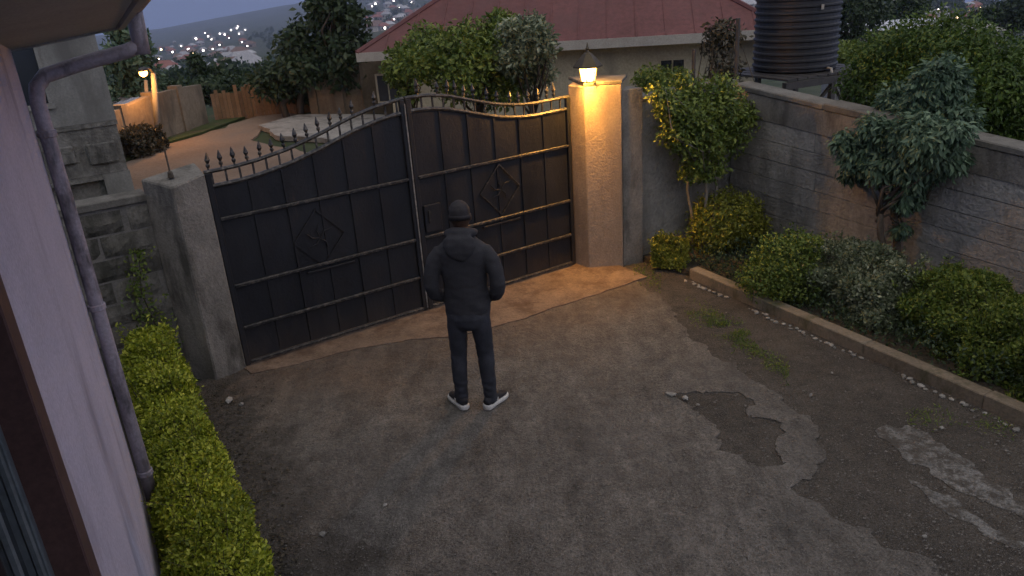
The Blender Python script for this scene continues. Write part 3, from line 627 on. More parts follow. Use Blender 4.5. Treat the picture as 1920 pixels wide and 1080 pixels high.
# ------------------------------------------------------------------ red roofed bungalow behind the gate
M['redroof'] = surf('redroof', (.1, .038, .038), (.14, .054, .053), .7, .7, .4, .02, 8, stain=(.11, .05, .05), stain_scale=.5)
M['cream'] = surf('cream', (.34, .3, .215), (.42, .375, .27), 1.0, .9, .2, .01, 20, stain=(.24, .22, .175), stain_scale=.8)
M['fascia'] = surf('fascia', (.3, .28, .25), (.38, .36, .325), 2, .7, .1, .005, 40)
e0, e1 = AT(668, 92, 20.5), AT(1475, 66, 19.0); EZ = (e0[2] + e1[2]) / 2; RH = empty('bungalow', (e0[0], e0[1], -1.6)); o4 = np.array(RH.location)
rd = np.array([e1[0] - e0[0], e1[1] - e0[1], 0]); RL = np.linalg.norm(rd); rd /= RL; rb = np.array([-rd[1], rd[0], 0])
zl = lambda s: e0[2] + (e1[2] - e0[2]) * 0 * s
EZ = 1.72
def rp(s, d, z): return np.array([e0[0], e0[1], 0]) + rd * s + rb * d + np.array([0, 0, z]) - np.array([o4[0], o4[1], o4[2]])
def rbx(name, mat, s0, s1, d0, d1, z0, z1, parent=RH):
    b = MB(); b.prism([rp(s0, d0, 0)[:2], rp(s1, d0, 0)[:2], rp(s1, d1, 0)[:2], rp(s0, d1, 0)[:2]], z0 - o4[2], z1 - o4[2]); return b.build(name, M[mat], parent)
DEP = 9.0
rbx('wall', 'cream', .6, RL - .6, .6, DEP - .6, -1.7, EZ - .02)
b = MB(); h_ = 2.75; ins = DEP / 2
b.add([rp(0, 0, EZ + .1), rp(RL, 0, EZ + .1), rp(RL, DEP, EZ + .1), rp(0, DEP, EZ + .1), rp(ins * .98, DEP / 2, EZ + h_), rp(RL - ins * .98, DEP / 2, EZ + h_)], [(0, 1, 5, 4), (1, 2, 5), (2, 3, 4, 5), (3, 0, 4), (3, 2, 1, 0)]); RO = b.build('roof', M['redroof'], RH)
for a, c in ((rp(ins * .98, DEP / 2, EZ + h_), rp(RL - ins * .98, DEP / 2, EZ + h_)), (rp(0, 0, EZ + .1), rp(ins * .98, DEP / 2, EZ + h_)), (rp(RL, 0, EZ + .1), rp(RL - ins * .98, DEP / 2, EZ + h_))):
    b = MB(); b.tube([a, c], .07, 6); b.build('ridge_cap', M['redroof'], RO)
for i in range(1, 15):                                                     # standing seams of the roof sheets on the front slope
    s = RL * i / 15; k = min(1, s / (ins * .98), (RL - s) / (ins * .98)); b = MB(); b.bar(rp(s, 0, EZ + .108), rp(s, ins * k, EZ + .108 + (h_ - .1) * k), .035, .02); b.build('roof_seam', M['redroof'], RO)
rbx('fascia', 'fascia', -.02, RL + .02, -.03, 0, EZ - .12, EZ + .1); rbx('fascia', 'fascia', -.03, 0, .002, DEP, EZ - .12, EZ + .1); rbx('soffit', 'fascia', .0, RL, .0, .6, EZ - .05, EZ - .022)
for s in (6.9, 2.0):
    w0 = ON(1238 if s > 5 else 700, 97, e0 + rb * .6, rb); sx = float((w0 - np.array([e0[0], e0[1], 0])) @ rd)
    wf = rbx('window', 'cream', sx - .04, sx + .64, .57, .598, EZ - 1.25, EZ - .5)
    for k in range(2): rbx('pane', 'darkglass', sx + .02 + k * .3, sx + .28 + k * .3, .55, .568, EZ - 1.2, EZ - .55, wf)
tag(RH, 'cream bungalow with a wide dull red hipped roof behind the gate', 'house')

# ------------------------------------------------------------------ water tank on its stand
M['tank'] = surf('tank', (.013, .014, .018), (.021, .022, .028), 3, .5, .15, .005, 40, spec=.5)
M['steel'] = surf('steel', (.03, .028, .028), (.055, .05, .048), 8, .6, .3, .004, 60, spec=.5)
TK = AT(1489, 122, 12.6); TZ = 1.72; Rt = .62
prof = [(Rt - .05, 0), (Rt, .03)]; z = .06
while z < 1.55:
    prof += [(Rt, z), (Rt + .022, z + .018), (Rt + .022, z + .04), (Rt, z + .058)]; z += .098
prof += [(Rt - .05, z + .06), (.3, z + .25), (.25, z + .26), (.25, z + .32), (.02, z + .34)]
TO = empty('water_tank', (TK[0], TK[1], TZ)); b = MB(); b.lathe(prof, (0, 0, 0), 40); b.build('tank_body', M['tank'], TO)
b = MB(); b.lathe([(.27, z + .3), (.27, z + .36), (.05, z + .38)], (0, 0, 0), 20); b.build('lid', M['tank'], TO)
b = MB(); b.box((.12, -Rt - .03, .95), (.035, .02, .07)); b.build('sticker', M['fascia'], TO)
b = MB(); b.tube([(.3, -Rt * .82, .06), (.33, -Rt * .95 - .05, .06), (.35, -Rt - .1, -.2)], .02, 8); b.build('outlet_pipe', M['fascia'], TO)
tag(TO, 'black ribbed plastic water tank standing on a dark steel frame', 'tank')
TS = empty('tank_stand', (TK[0], TK[1], -1.7), R(24)); hz = TZ + 1.7
for i in range(9): b = MB(); b.box((-.8 + i * .2, 0, hz - .015), (.17, 1.6, .03)); b.build('plank', M['steel'], TS)
for y in (-.8, .8): b = MB(); b.box((0, y, hz - .09), (1.9, .08, .1)); b.build('beam', M['steel'], TS)
for x in (-.9, .9): b = MB(); b.box((x, 0, hz - .19), (.08, 1.6, .09)); b.build('beam', M['steel'], TS)
for x in (-.85, 0, .85):
    for y in (-.8, .8): b = MB(); b.box((x, y, (hz - .145) / 2), (.08, .07, hz - .145)); b.build('leg', M['steel'], TS)
for x in (-.85, .0): b = MB(); b.bar((x, -.76, hz - .95), (x + .85, -.76, hz - .2), .04); b.build('brace', M['steel'], TS)
tag(TS, 'dark steel stand under the black water tank behind the wall', 'stand')
for px, y0, y1, Y, lab in ((1383, 34, 200, 10.6, 'short dark post standing beside the water tank above the wall corner'), (1580, -60, 200, 12.3, 'tall dark pole rising just beyond the water tank'), (1300, 92, 200, 11.2, 'stubby dark post between bungalow window and dry tree')):
    q = AT(px, y0, Y); b = MB(); b.tube([(0, 0, 0), (.0, 0, (q[2] + 1.7) * .5), (.01, 0, q[2] + 1.7)], .028, 8); o = b.build('post', M['steel']); o.location = (q[0], q[1], -1.7); tag(o, lab, 'post')

# ------------------------------------------------------------------ lantern on the pillar
LC = (a_ + b_) / 2 * .62 + a_ * .38 + np.array([-.12, -.10, 0]); LC = ON(1103, 152, a_ + np.array([0, -.15, 0]), (0, 1, 0)); LZ = PRT + .045
LN = empty('pillar_lantern', (LC[0], LC[1], LZ)); LN.scale = (.98, .98, 1.0)
M['brass'] = surf('brass', (.06, .045, .025), (.1, .075, .04), 10, .5, .2, .003, 60, spec=.5, metal=.4)
b = MB(); b.bar((-.075, -.02, .02), (-.075, .3, -.004), .018, .018); b.bar((.075, -.02, .02), (.075, .3, -.004), .018, .018); b.build('bracket', M['brass'], LN)
b = MB(); b.tube([(.078 * math.cos(a), .078 * math.sin(a), .03) for a in np.linspace(0, 2 * math.pi, 13)], .008, 6); b.build('base_ring', M['brass'], LN)
for k in range(6):
    an = k * math.pi / 3 + .2; b = MB(); b.bar((.078 * math.cos(an), .078 * math.sin(an), .03), (.105 * math.cos(an), .105 * math.sin(an), .185), .011); b.build('post', M['brass'], LN)
    an2 = an + math.pi / 3
    t = bpy.data.materials.get('lantern_glass')
    if t is None:
        g = NT('lantern_glass'); tr = g.n('ShaderNodeBsdfTransparent'); em = g.n('ShaderNodeEmission'); em.inputs[0].default_value = (1, .56, .13, 1); em.inputs[1].default_value = 22.0
        mx = g.n('ShaderNodeMixShader'); mx.inputs[0].default_value = .45; g.l(tr.outputs[0], mx.inputs[1]); g.l(em.outputs[0], mx.inputs[2]); g.l(mx.outputs[0], g.out.inputs[0]); t = g.m
    q = [(r_ * math.cos(a), r_ * math.sin(a), z_) for r_, a, z_ in ((.074, an, .032), (.074, an2, .032), (.1, an2, .183), (.1, an, .183))]
    b = MB(); b.add(q, [(0, 1, 2, 3)]); b.build('glass_pane', t, LN)
b = MB(); b.lathe([(.165, .18), (.165, .195), (.1, .27), (.07, .3), (.045, .325), (.02, .335), (.012, .36), (.022, .375), (.012, .392), (.004, .44)], (0, 0, 0), 6); b.build('lantern_roof', M['brass'], LN)
b = MB(); b.ellipsoid((0, 0, .1), .035, .035, .05); b.build('bulb', emit('bulb', (1, .75, .35), 120.0), LN)
ld = bpy.data.lights.new('lantern_light', 'POINT'); ld.energy = 340.0; ld.color = (1.0, .44, .06); ld.shadow_soft_size = .055; lo_ = bpy.data.objects.new('lantern_light', ld); link(lo_, LN); lo_.location = (0, 0, .11)
tag(LN, 'lit yellow lantern with a peaked metal roof on the gate pillar', 'lantern')

# ------------------------------------------------------------------ person, seen from behind
def loft(b, rings, n=16):
    """closed tube through rings (centre, rx, ry[, tilt direction]); the ring lies square to the path, its rx along the world x"""
    cs = [np.array(r[0], float) for r in rings]; vs = []; k = len(cs)
    for i, r in enumerate(rings):
        t_ = cs[min(i + 1, k - 1)] - cs[max(i - 1, 0)]; t_ = t_ / np.linalg.norm(t_)
        x = np.array([1.0, 0, 0]) - t_ * t_[0]
        if np.linalg.norm(x) < .3: x = np.array([0, 1.0, 0]) - t_ * t_[1]
        x /= np.linalg.norm(x); y = np.cross(t_, x)
        for j in range(n):
            a = 2 * math.pi * j / n; vs.append(cs[i] + x * math.cos(a) * r[1] + y * math.sin(a) * r[2])
    fs = [(i * n + j, i * n + (j + 1) % n, (i + 1) * n + (j + 1) % n, (i + 1) * n + j) for i in range(k - 1) for j in range(n)]
    fs += [tuple(range(n - 1, -1, -1)), tuple(range((k - 1) * n, k * n))]; b.add(vs, fs); return b
def melt(name, b, mat, parent, voxel=.012, smooth=6, fold=None):
    """fuses overlapping shapes into one continuous skin"""
    me = b.mesh(name); tmp = bpy.data.objects.new('tmp', me); COL.objects.link(tmp)
    rm = tmp.modifiers.new('r', 'REMESH'); rm.mode = 'VOXEL'; rm.voxel_size = voxel; sm = tmp.modifiers.new('s', 'SMOOTH'); sm.factor = .5; sm.iterations = smooth
    dg = bpy.context.evaluated_depsgraph_get(); dg.update(); out = bpy.data.meshes.new_from_object(tmp.evaluated_get(dg)); bpy.data.objects.remove(tmp)
    if fold:
        n = len(out.vertices); co = np.empty(n * 3); no = np.empty(n * 3); out.vertices.foreach_get('co', co); out.vertices.foreach_get('normal', no); co = co.reshape(-1, 3); no = no.reshape(-1, 3)
        co += no * np.array([fold(p) for p in co])[:, None]; out.vertices.foreach_set('co', co.ravel()); out.update()
    out.polygons.foreach_set('use_smooth', [True] * len(out.polygons)); out.name = name
    return mesh_obj(name, out, mat, parent)
M['skin'] = surf('skin', (.05, .028, .018), (.065, .037, .024), 12, .5, .1, .002, 90, spec=.4)
M['hair'] = surf('hair', (.02, .018, .02), (.032, .029, .031), 30, .85, .5, .004, 160)
M['jacket'] = surf('jacket', (.03, .03, .0345), (.043, .043, .049), 5, .95, .35, .004, 130, spec=.15)
M['jeans'] = surf('jeans', (.024, .026, .033), (.04, .042, .052), 7, .9, .4, .004, 140, spec=.15)
M['shoe'] = surf('shoe', (.014, .014, .017), (.025, .025, .03), 12, .7, .3, .004, 100)
M['sole'] = surf('sole', (.42, .41, .4), (.55, .54, .52), 10, .7, .2, .003, 80)
PP = (G(862, 766) + G(927, 760)) / 2; PE = empty('person', (PP[0], PP[1], .018), R(-6))
SH, EL = (.185, -.01, 1.445), (.275, -.07, 1.15); WR, HA = (.185, .13, .985), (.10, .19, .97)
mir = lambda p, s: (p[0] * s, p[1], p[2])
b = MB()                                                                # body: one skin from head to feet
loft(b, [((0, .035, 1.565), .045, .05), ((0, .05, 1.59), .06, .07), ((0, .045, 1.63), .072, .09), ((0, .035, 1.68), .078, .099), ((0, .03, 1.725), .077, .098), ((0, .025, 1.762), .062, .08), ((0, .022, 1.785), .034, .045), ((0, .02, 1.793), .008, .01)])
loft(b, [((0, .0, 1.42), .07, .065), ((0, .012, 1.5), .06, .062), ((0, .03, 1.6), .056, .06)])
loft(b, [((0, 0, .93), .15, .1), ((0, 0, 1.05), .14, .09), ((0, 0, 1.2), .15, .1), ((0, 0, 1.38), .17, .1), ((0, 0, 1.46), .13, .08)])
b.ellipsoid((0, .155, 1.665), .012, .022, .022); b.ellipsoid((0, .135, 1.625), .026, .012, .009); b.ellipsoid((0, .125, 1.59), .028, .024, .02)
for s in (-1, 1):
    b.ellipsoid((s * .081, .03, 1.665), .012, .022, .033); b.ellipsoid((s * .03, .122, 1.683), .013, .01, .009)
    loft(b, [(mir((.17, -.01, 1.39), s), .045, .045), (mir((.262, -.05, 1.15), s), .032, .032), (mir((.21, .065, .995), s), .026, .026), (mir(WR, s), .025, .024), (mir((.15, .165, .975), s), .026, .034), (mir(HA, s), .022, .036)], 10)
    for i_, (ln, dz) in enumerate(((.07, .03), (.085, .012), (.08, -.008), (.065, -.026))):
        b.tube([mir((.105, .19, .97 + dz), s), mir((.105 - ln * .55, .205, .968 + dz), s), mir((.105 - ln, .195, .955 + dz), s)], [.0095, .009, .0075], 7)
    b.tube([mir((.15, .175, .995), s), mir((.125, .195, 1.02), s), mir((.09, .205, 1.025), s)], [.011, .0105, .008], 7)
    loft(b, [((s * .085, 0, .95), .07, .075), ((s * .105, .01, .5), .045, .05), ((s * .12, .0, .1), .035, .04), ((s * .14, .08, .05), .032, .03)], 10)
melt('body', b, M['skin'], PE, .0085, 3)
b = MB(); loft(b, [((0, .02, 1.662), .08, .09), ((0, .02, 1.7), .0845, .1), ((0, .02, 1.742), .0805, .096), ((0, .021, 1.775), .062, .076), ((0, .021, 1.795), .034, .044), ((0, .02, 1.804), .006, .008)]); KC = melt('knit_cap', b, M['hair'], PE, .009, 3)
b = MB(); loft(b, [((0, .012, 1.648), .078, .086), ((0, .014, 1.65), .0835, .094), ((0, .018, 1.685), .0862, .1015), ((0, .019, 1.69), .082, .096)], 24); b.build('cap_brim', M['hair'], KC, smooth=True)
fold = lambda p: (.0045 + .007 * (p[2] < 1.06)) * mnoise.noise(Vector((p[0] * 7 + p[2] * 5, p[1] * 7, p[2] * 12))) + .0035 * mnoise.noise(Vector((p[0] * 16, p[1] * 12, p[2] * 30)))
b = MB()
loft(b, [((0, .0, .862), .17, .124), ((0, .0, .885), .182, .132), ((0, 0, .945), .187, .136), ((0, 0, 1.03), .181, .13), ((0, 0, 1.12), .175, .124), ((0, -.004, 1.25), .19, .128), ((0, -.008, 1.36), .209, .128), ((0, -.008, 1.41), .224, .124), ((0, -.006, 1.45), .19, .105), ((0, 0, 1.485), .145, .09), ((0, .006, 1.52), .1, .085), ((0, .012, 1.55), .075, .075)], 24)
for s in (-1, 1):
    loft(b, [(mir((.12, -.005, 1.385), s), .06, .07), (mir((.178, -.01, 1.39), s), .074, .074), (mir((.228, -.03, 1.325), s), .068, .072), (mir((.256, -.05, 1.23), s), .063, .067), (mir((.268, -.055, 1.14), s), .062, .064), (mir((.256, -.02, 1.05), s), .06, .06), (mir((.215, .06, .995), s), .05, .054), (mir((.165, .13, .98), s), .045, .05), (mir((.1, .16, .98), s), .035, .05)], 14)
b.ellipsoid((0, .12, .99), .15, .06, .1)                                # front pocket over the hands
JK = melt('jacket', b, M['jacket'], PE, .0105, 5, fold)
b = MB()                                                                # hood: thick collar round the neck, bag hanging on the back
ring = [(.098 * math.sin(a) * 1.08, .012 + -.085 * math.cos(a) * 1.0, 1.548 + .018 * math.cos(a) - (.03 if abs(a) > 2.4 else 0)) for a in np.linspace(-2.9, 2.9, 25)]
b.tube(ring, [.027 + .022 * max(0, math.cos(a)) for a in np.linspace(-2.9, 2.9, 25)], 10)
loft(b, [((0, -.09, 1.565), .08, .022), ((0, -.115, 1.53), .125, .04), ((0, -.128, 1.48), .132, .04), ((0, -.136, 1.43), .108, .03), ((0, -.136, 1.385), .07, .02), ((0, -.13, 1.355), .026, .012)], 16)
melt('hood', b, M['jacket'], JK, .0085, 4, lambda p: .006 * mnoise.noise(Vector((p[0] * 14, p[1] * 14, p[2] * 22))))
b = MB(); loft(b, [((0, 0, .838), .17, .126), ((0, 0, .843), .178, .132), ((0, 0, .885), .184, .134), ((0, 0, .89), .178, .13)], 24); b.build('hem_band', M['jacket'], JK, smooth=True)
b = MB()
loft(b, [((0, 0, .96), .155, .112), ((0, -.01, .9), .17, .122), ((0, -.016, .85), .178, .128), ((0, -.012, .79), .172, .115), ((0, -.005, .755), .12, .09)], 20)
for s in (-1, 1):
    loft(b, [((s * .088, -.01, .86), .088, .105), ((s * .098, -.008, .76), .084, .1), ((s * .105, .0, .62), .077, .087), ((s * .112, .008, .5), .07, .074), ((s * .117, -.01, .36), .068, .074), ((s * .12, -.012, .22), .059, .065), ((s * .123, -.005, .12), .055, .061), ((s * .125, .0, .065), .058, .066), ((s * .125, .0, .04), .055, .062)], 16)
jf = lambda p: (.003 + .008 * (p[2] < .28) + .003 * (.42 < p[2] < .6)) * mnoise.noise(Vector((p[0] * 16 + p[2] * 7, p[1] * 16, p[2] * 21))) + .003 * mnoise.noise(Vector((p[0] * 24, p[1] * 24, p[2] * 9)))
TR = melt('trousers', b, M['jeans'], PE, .0105, 4, jf)
b = MB(); loft(b, [((0, 0, .905), .172, .124), ((0, 0, .93), .166, .12)], 20); b.build('belt', M['shoe'], TR, smooth=True)
def foot_outline(k=1.0, grow=0.0):
    prof = [(-.075, .028), (-.06, .036), (-.02, .037), (.04, .038), (.1, .046), (.15, .048), (.185, .042), (.21, .024), (.218, .004)]
    L_ = [(-w - grow, y) for y, w in prof]; R_ = [(w + grow, y) for y, w in prof]
    return [(0, -.085 - grow)] + R_ + [(0, .222 + grow)] + L_[::-1]
for s, ang in ((-1, 34), (1, -30)):
    fo = empty('shoe', (s * .127, -.01, 0), R(ang)); fo.parent = PE
    b = MB(); ol = foot_outline(grow=.006); n = len(ol)
    for z, g in ((0, .96), (.008, 1.02), (.022, 1.02), (.03, .98)): b.v += [(x * g, .07 + (y - .07) * (g * .3 + .7), z + (.012 if y < -.02 else 0) * (z > .01)) for x, y in ol]
    b.f += [tuple(range(n - 1, -1, -1)), tuple(range(3 * n, 4 * n))] + [(i * n + j, i * n + (j + 1) % n, (i + 1) * n + (j + 1) % n, (i + 1) * n + j) for i in range(3) for j in range(n)]
    b.build('sole', M['sole'], fo, smooth=True)
    b = MB(); loft(b, [((0, -.076, .06), .026, .032), ((0, -.055, .066), .038, .042), ((0, 0, .07), .039, .048), ((0, .06, .062), .042, .04), ((0, .12, .05), .046, .028), ((0, .17, .042), .043, .022), ((0, .205, .036), .026, .014), ((0, .216, .032), .008, .006)], 14)
    loft(b, [((0, -.02, .05), .04, .05), ((0, -.024, .105), .04, .05)], 14); melt('upper', b, M['shoe'], fo, .008, 3)
    b = MB(); b.box((s * .041, .035, .058), (.005, .03, .026)); b.build('stripe', M['sole'], fo)
tag(PE, 'person standing with back turned in dark hooded jacket, dark jeans and white soled shoes', 'person')

# ------------------------------------------------------------------ plants in the yard
# hedge along the lavender house
def hedge(name, label, path, hw_, h_, count, size, mat, z0=.0, cat='hedge', group=None, stem=6, top_r=.45, wob=.12):
    path = [np.array([p[0], p[1]]) for p in path]; o = np.array([path[0][0], path[0][1], 0]); root = empty(name, o); loc = [p - o[:2] for p in path]
    hedge_leaves('foliage', loc, hw_, h_, count, size, M[mat], root, z0, top_r, wob)
    b = MB(); hm = np.mean(h_)
    for i in range(stem * len(path)):
        k = random.random() * (len(loc) - 1); i0 = int(k); p = loc[i0] + (loc[min(i0 + 1, len(loc) - 1)] - loc[i0]) * (k - i0); q = rng.normal(size=2) * np.mean(hw_) * .35
        b.tube([(p[0], p[1], z0 - .03), (p[0] + q[0] * .6, p[1] + q[1] * .6, z0 + hm * .5), (p[0] + q[0], p[1] + q[1], z0 + hm * .88)], [.012, .008, .004], 5)
    b.tube([(p[0], p[1], z0 - .02) for p in loc], .02, 5)
    sp, sd_, sn_ = [], [], []                            # stray shoots standing out of the clipped face
    for i in range(int(count / 190)):
        k = random.random() * (len(loc) - 1); i0 = int(k); p = loc[i0] + (loc[min(i0 + 1, len(loc) - 1)] - loc[i0]) * (k - i0); w_ = np.mean(hw_); side = rng.uniform(-.95, .95); tdir = loc[-1] - loc[0]; tdir = tdir / np.linalg.norm(tdir)
        base = np.array([p[0] + tdir[1] * side * w_ * .85, p[1] - tdir[0] * side * w_ * .85, z0 + hm * (.93 if abs(side) < .7 else rng.uniform(.4, .9))]); dr = np.array([tdir[1] * side * .7, -tdir[0] * side * .7, 1.0]) + rng.normal(size=3) * .35; dr /= np.linalg.norm(dr); L_ = rng.uniform(.06, .16)
        b.tube([base - dr * .12, base + dr * L_], [.003, .0015], 4)
        for q in np.linspace(.1, 1, 9): sp.append(base + dr * L_ * q); sd_.append(dr * .5 + rng.normal(size=3) * .7); sn_.append(rng.normal(size=3) + (0, 0, .8))
    sz_ = size * (.7 + .5 * rng.random(len(sp))); tag(mesh_obj('shoots', leaf_mesh('shoots', np.array(sp), np.array(sd_), np.array(sn_), sz_, sz_ * .55), M[mat], root), kind='stuff')
    b.build('stems', M['twig'], root); return tag(root, label, cat, group)
def HG(pts, z=0.0): return [G(x, y, z)[:2] for x, y in pts]
hedge('hedge', 'bright yellow green bush clipped square beside the left pillar', HG([(285, 690), (318, 800)], .3), [.27, .25], [.72, .66], 12500, .034, 'leaf_hedge', top_r=.42, wob=.16)
hedge('hedge', 'long low yellow green hedge along the lavender house wall', HG([(318, 800), (375, 950), (430, 1130), (480, 1280)], .25), [.26, .27, .27, .27], [.56, .52, .48, .46], 27000, .03, 'leaf_hedge', top_r=.38, wob=.14)
# planting bed, from the lamp pillar to the right
B = lambda s, o: KA + KD * s + KNORM * o
hedge('bush', 'small yellowish bush at the foot of the lamp pillar', [G(1225, 500)[:2], G(1290, 505)[:2]], .17, .34, 5000, .036, 'leaf_yellow', .05, 'bush', top_r=.75, wob=.2)
c = G(1360, 462, .1); rt = empty('bush', (c[0], c[1], .05))
blob_leaves('foliage', [((0, 0, .42), (.42, .4, .34)), ((-.16, -.05, .3), (.3, .3, .3)), ((.2, 0, .3), (.3, .3, .28))], 9000, .04, M['leaf_yellow'], rt, shell=.3); stems('stems', (0, 0, -.03), [(-.2, 0, .5), (.2, .05, .5), (0, .15, .6), (.05, -.2, .5)], .014, M['twig'], rt)
tag(rt, 'rounded yellow green bush between the corner shrub and the lamp pillar', 'bush')
c = G(1480, 545, .1); rt = empty('bush', (c[0], c[1], .05))
blob_leaves('foliage', [((0, 0, .38), (.36, .36, .34)), ((-.24, -.02, .22), (.3, .3, .24)), ((.2, .1, .3), (.32, .32, .3)), ((.05, -.2, .2), (.3, .24, .22))], 12000, .036, M['leaf_green'], rt, shell=.32); stems('stems', (0, 0, -.03), [(-.2, 0, .4), (.2, .05, .4), (0, .15, .5), (.05, -.2, .4)], .014, M['twig'], rt)
tag(rt, 'fresh green bush between rounded yellow bush and pale variegated hedge', 'bush')
hedge('hedge', 'pale variegated hedge section in front of the tree by the wall', HG([(1540, 538), (1620, 562), (1715, 595)], .15), [.4, .42, .4], [.57, .6, .57], 20000, .042, 'leaf_variegated', .05, top_r=.6, wob=.32)
hedge('hedge', 'green clipped hedge running out of frame along the right kerb', HG([(1720, 588), (1800, 618), (1880, 655), (1990, 712), (2150, 800)], .15), [.42, .43, .43, .43, .43], [.55, .57, .55, .53, .53], 32000, .038, 'leaf_green', .05, top_r=.55, wob=.28)
# low plants carpeting the bed
P_ = []
for i in range(11000):
    s, o = rng.random() * 5.2 - .3, .17 + rng.random() * 1.4; P_.append(B(s, o) + np.array([0, 0, .07 + abs(rng.normal()) * .1 * (1 + mnoise.noise(Vector((s * 2, o * 2, 0))))]))
P_ = np.array(P_); n = len(P_); D = rdir(n) * .8 + (0, 0, .5); sz = .045 * (.6 + .8 * rng.random(n))
tag(mesh_obj('ground_cover', leaf_mesh('ground_cover', P_, D, rdir(n) * .6 + (0, 0, 1), sz, sz * .5), M['leaf_dark']), 'dark low leafy plants carpeting the bed behind the kerb', 'ground cover', kind='stuff')
# corner shrub and tree by the right wall
def wallpoint(px, py, off): return ON(px, py, WC + WN * off, WN)
c = ON(1315, 330, c_ + n2 * .3, n2); bs = np.array([c[0], c[1], .06])
tree('corner_shrub', 'tall loose green shrub growing in the corner of the walls', bs, [(ON(px_, py_, c_ + n2 * (.32 + .08 * rng.normal()), n2), (r_, r_, r_ * .85)) for px_, py_, r_ in ((1290, 210, .3), (1350, 200, .3), (1310, 260, .33), (1365, 255, .28), (1255, 200, .2), (1270, 250, .24), (1395, 215, .2), (1330, 310, .24), (1300, 320, .18), (1350, 165, .2), (1290, 165, .2), (1235, 175, .14))], 8500, .058, 'leaf_green', 'palebark', .022, None, .25, .5, .75, 'shrub', 3, 20)
c = wallpoint(1690, 300, .34); bs = np.array([wallpoint(1697, 470, .28)[0], wallpoint(1697, 470, .28)[1], .06])
tr_l = []
for px, py, r_ in ((1610, 290, .2), (1650, 262, .24), (1700, 255, .26), (1745, 270, .24), (1780, 300, .18), (1720, 310, .26), (1660, 310, .22), (1600, 320, .14), (1700, 370, .17), (1690, 430, .1), (1730, 235, .2), (1585, 265, .15), (1640, 235, .16), (1790, 250, .16)):
    tr_l.append((wallpoint(px, py, .36 + .1 * rng.normal()), (r_, r_ * .9, r_ * .8)))
tree('small_tree', 'small tree with drooping blue green leaves against the right wall', bs, tr_l, 12500, .078, 'leaf_blue', 'bark', .042, None, 1.1, .36, .8, 'tree', 2, 16)
# big shrub beyond the right wall, tall bushes behind it
lb = []
for px, py, r_ in ((1640, 150, .42), (1700, 110, .5), (1770, 95, .55), (1830, 130, .55), (1880, 180, .55), (1930, 220, .5), (1720, 180, .5), (1790, 190, .55), (1660, 100, .35), (1850, 240, .4), (1700, 230, .3), (1960, 280, .5)):
    p = wallpoint(px, py, -1.0 - .35 * rng.random()); lb.append((p, (r_, r_ * .8, r_ * .85)))
tree('spreading_shrub', 'large spreading green shrub overhanging the right wall from outside', wallpoint(1790, 300, -1.2) * np.array([1, 1, 0]) + np.array([0, 0, -1.6]), lb, 42000, .058, 'leaf_lime', 'bark', .07, None, .5, .45, .5, 'shrub', 3, 24)
lb2 = [(wallpoint(px, py, -.22), (r_, r_ * .6, r_)) for px, py, r_ in ((1730, 215, .28), (1790, 240, .26), (1680, 190, .2), (1760, 160, .3))]
tree('overhanging_shrub', 'blue green leafy shrub drooping over the wall top above the small tree', wallpoint(1760, 300, -.45) * np.array([1, 1, 0]) + np.array([0, 0, -1.0]), lb2, 7500, .075, 'leaf_blue', 'bark', .04, None, .9, .4, .7, 'shrub', 2, 10)
# creeper on the left block wall
P_ = []; 
for i in range(520):
    z = .35 + 1.0 * rng.random() ** 1.2; s = -.66 + .05 * math.sin(z * 5) + rng.normal() * (.05 + .03 * (z < .9)); P_.append(gxy(s, -.215 + .04 * rng.random(), z))
P_ = np.array(P_); CRP = empty('creeper', gxy(-.66, -.18)); n = len(P_); loc = P_ - np.array(CRP.location)
mesh_obj('foliage', leaf_mesh('foliage', loc, rdir(n) * .7 + GN * .3 + (0, 0, -.4), rdir(n) * .4 + GN, .038 * (.6 + .8 * rng.random(n)), .024), M['leaf_green'], CRP)
b = MB(); b.tube([np.array([0, 0, -.0]), GU * .02 + (0, 0, .5), GU * -.04 + (0, 0, .95), GU * .03 + (0, 0, 1.35)], [.01, .008, .006, .003], 5); b.build('stem', M['twig'], CRP)
tag(CRP, 'thin green creeper climbing the rough block wall', 'creeper')

# ------------------------------------------------------------------ stones, gravel, grass tufts
M['stone'] = surf('stone', (.16, .155, .145), (.28, .27, .255), 20, .9, .6, .01, 60, vary=.3)
def stone_mesh(seed):
    bm = bmesh.new(); bmesh.ops.create_icosphere(bm, subdivisions=1, radius=1.0)
    for v in bm.verts: v.co *= 1 + .35 * mnoise.noise(v.co * 1.3 + Vector((seed * 7, 0, 0))); v.co.z *= .6
    me = bpy.data.meshes.new('stone'); bm.to_mesh(me); bm.free(); me.materials.append(M['stone']); return me
SM = [stone_mesh(i) for i in range(6)]
def stone(p, r, label, group=None):
    o = link(bpy.data.objects.new('stone', random.choice(SM))); o.location = (p[0], p[1], p[2] + r * .35); o.scale = (r * random.uniform(.8, 1.5), r * random.uniform(.7, 1.1), r * random.uniform(.7, 1)); o.rotation_euler = (0, 0, random.random() * 6.28)
    return tag(o, label, 'stone', group)
s = .05
while s < 4.3:
    k = mnoise.noise(Vector((s * 1.7, 4, 0)))
    if k > -.25: stone(B(s, -.045 - random.uniform(0, .06)), random.uniform(.012, .03), 'small pale stone lying in the row at the foot of the kerb', 'pale stones along the kerb')
    s += random.uniform(.03, .085)
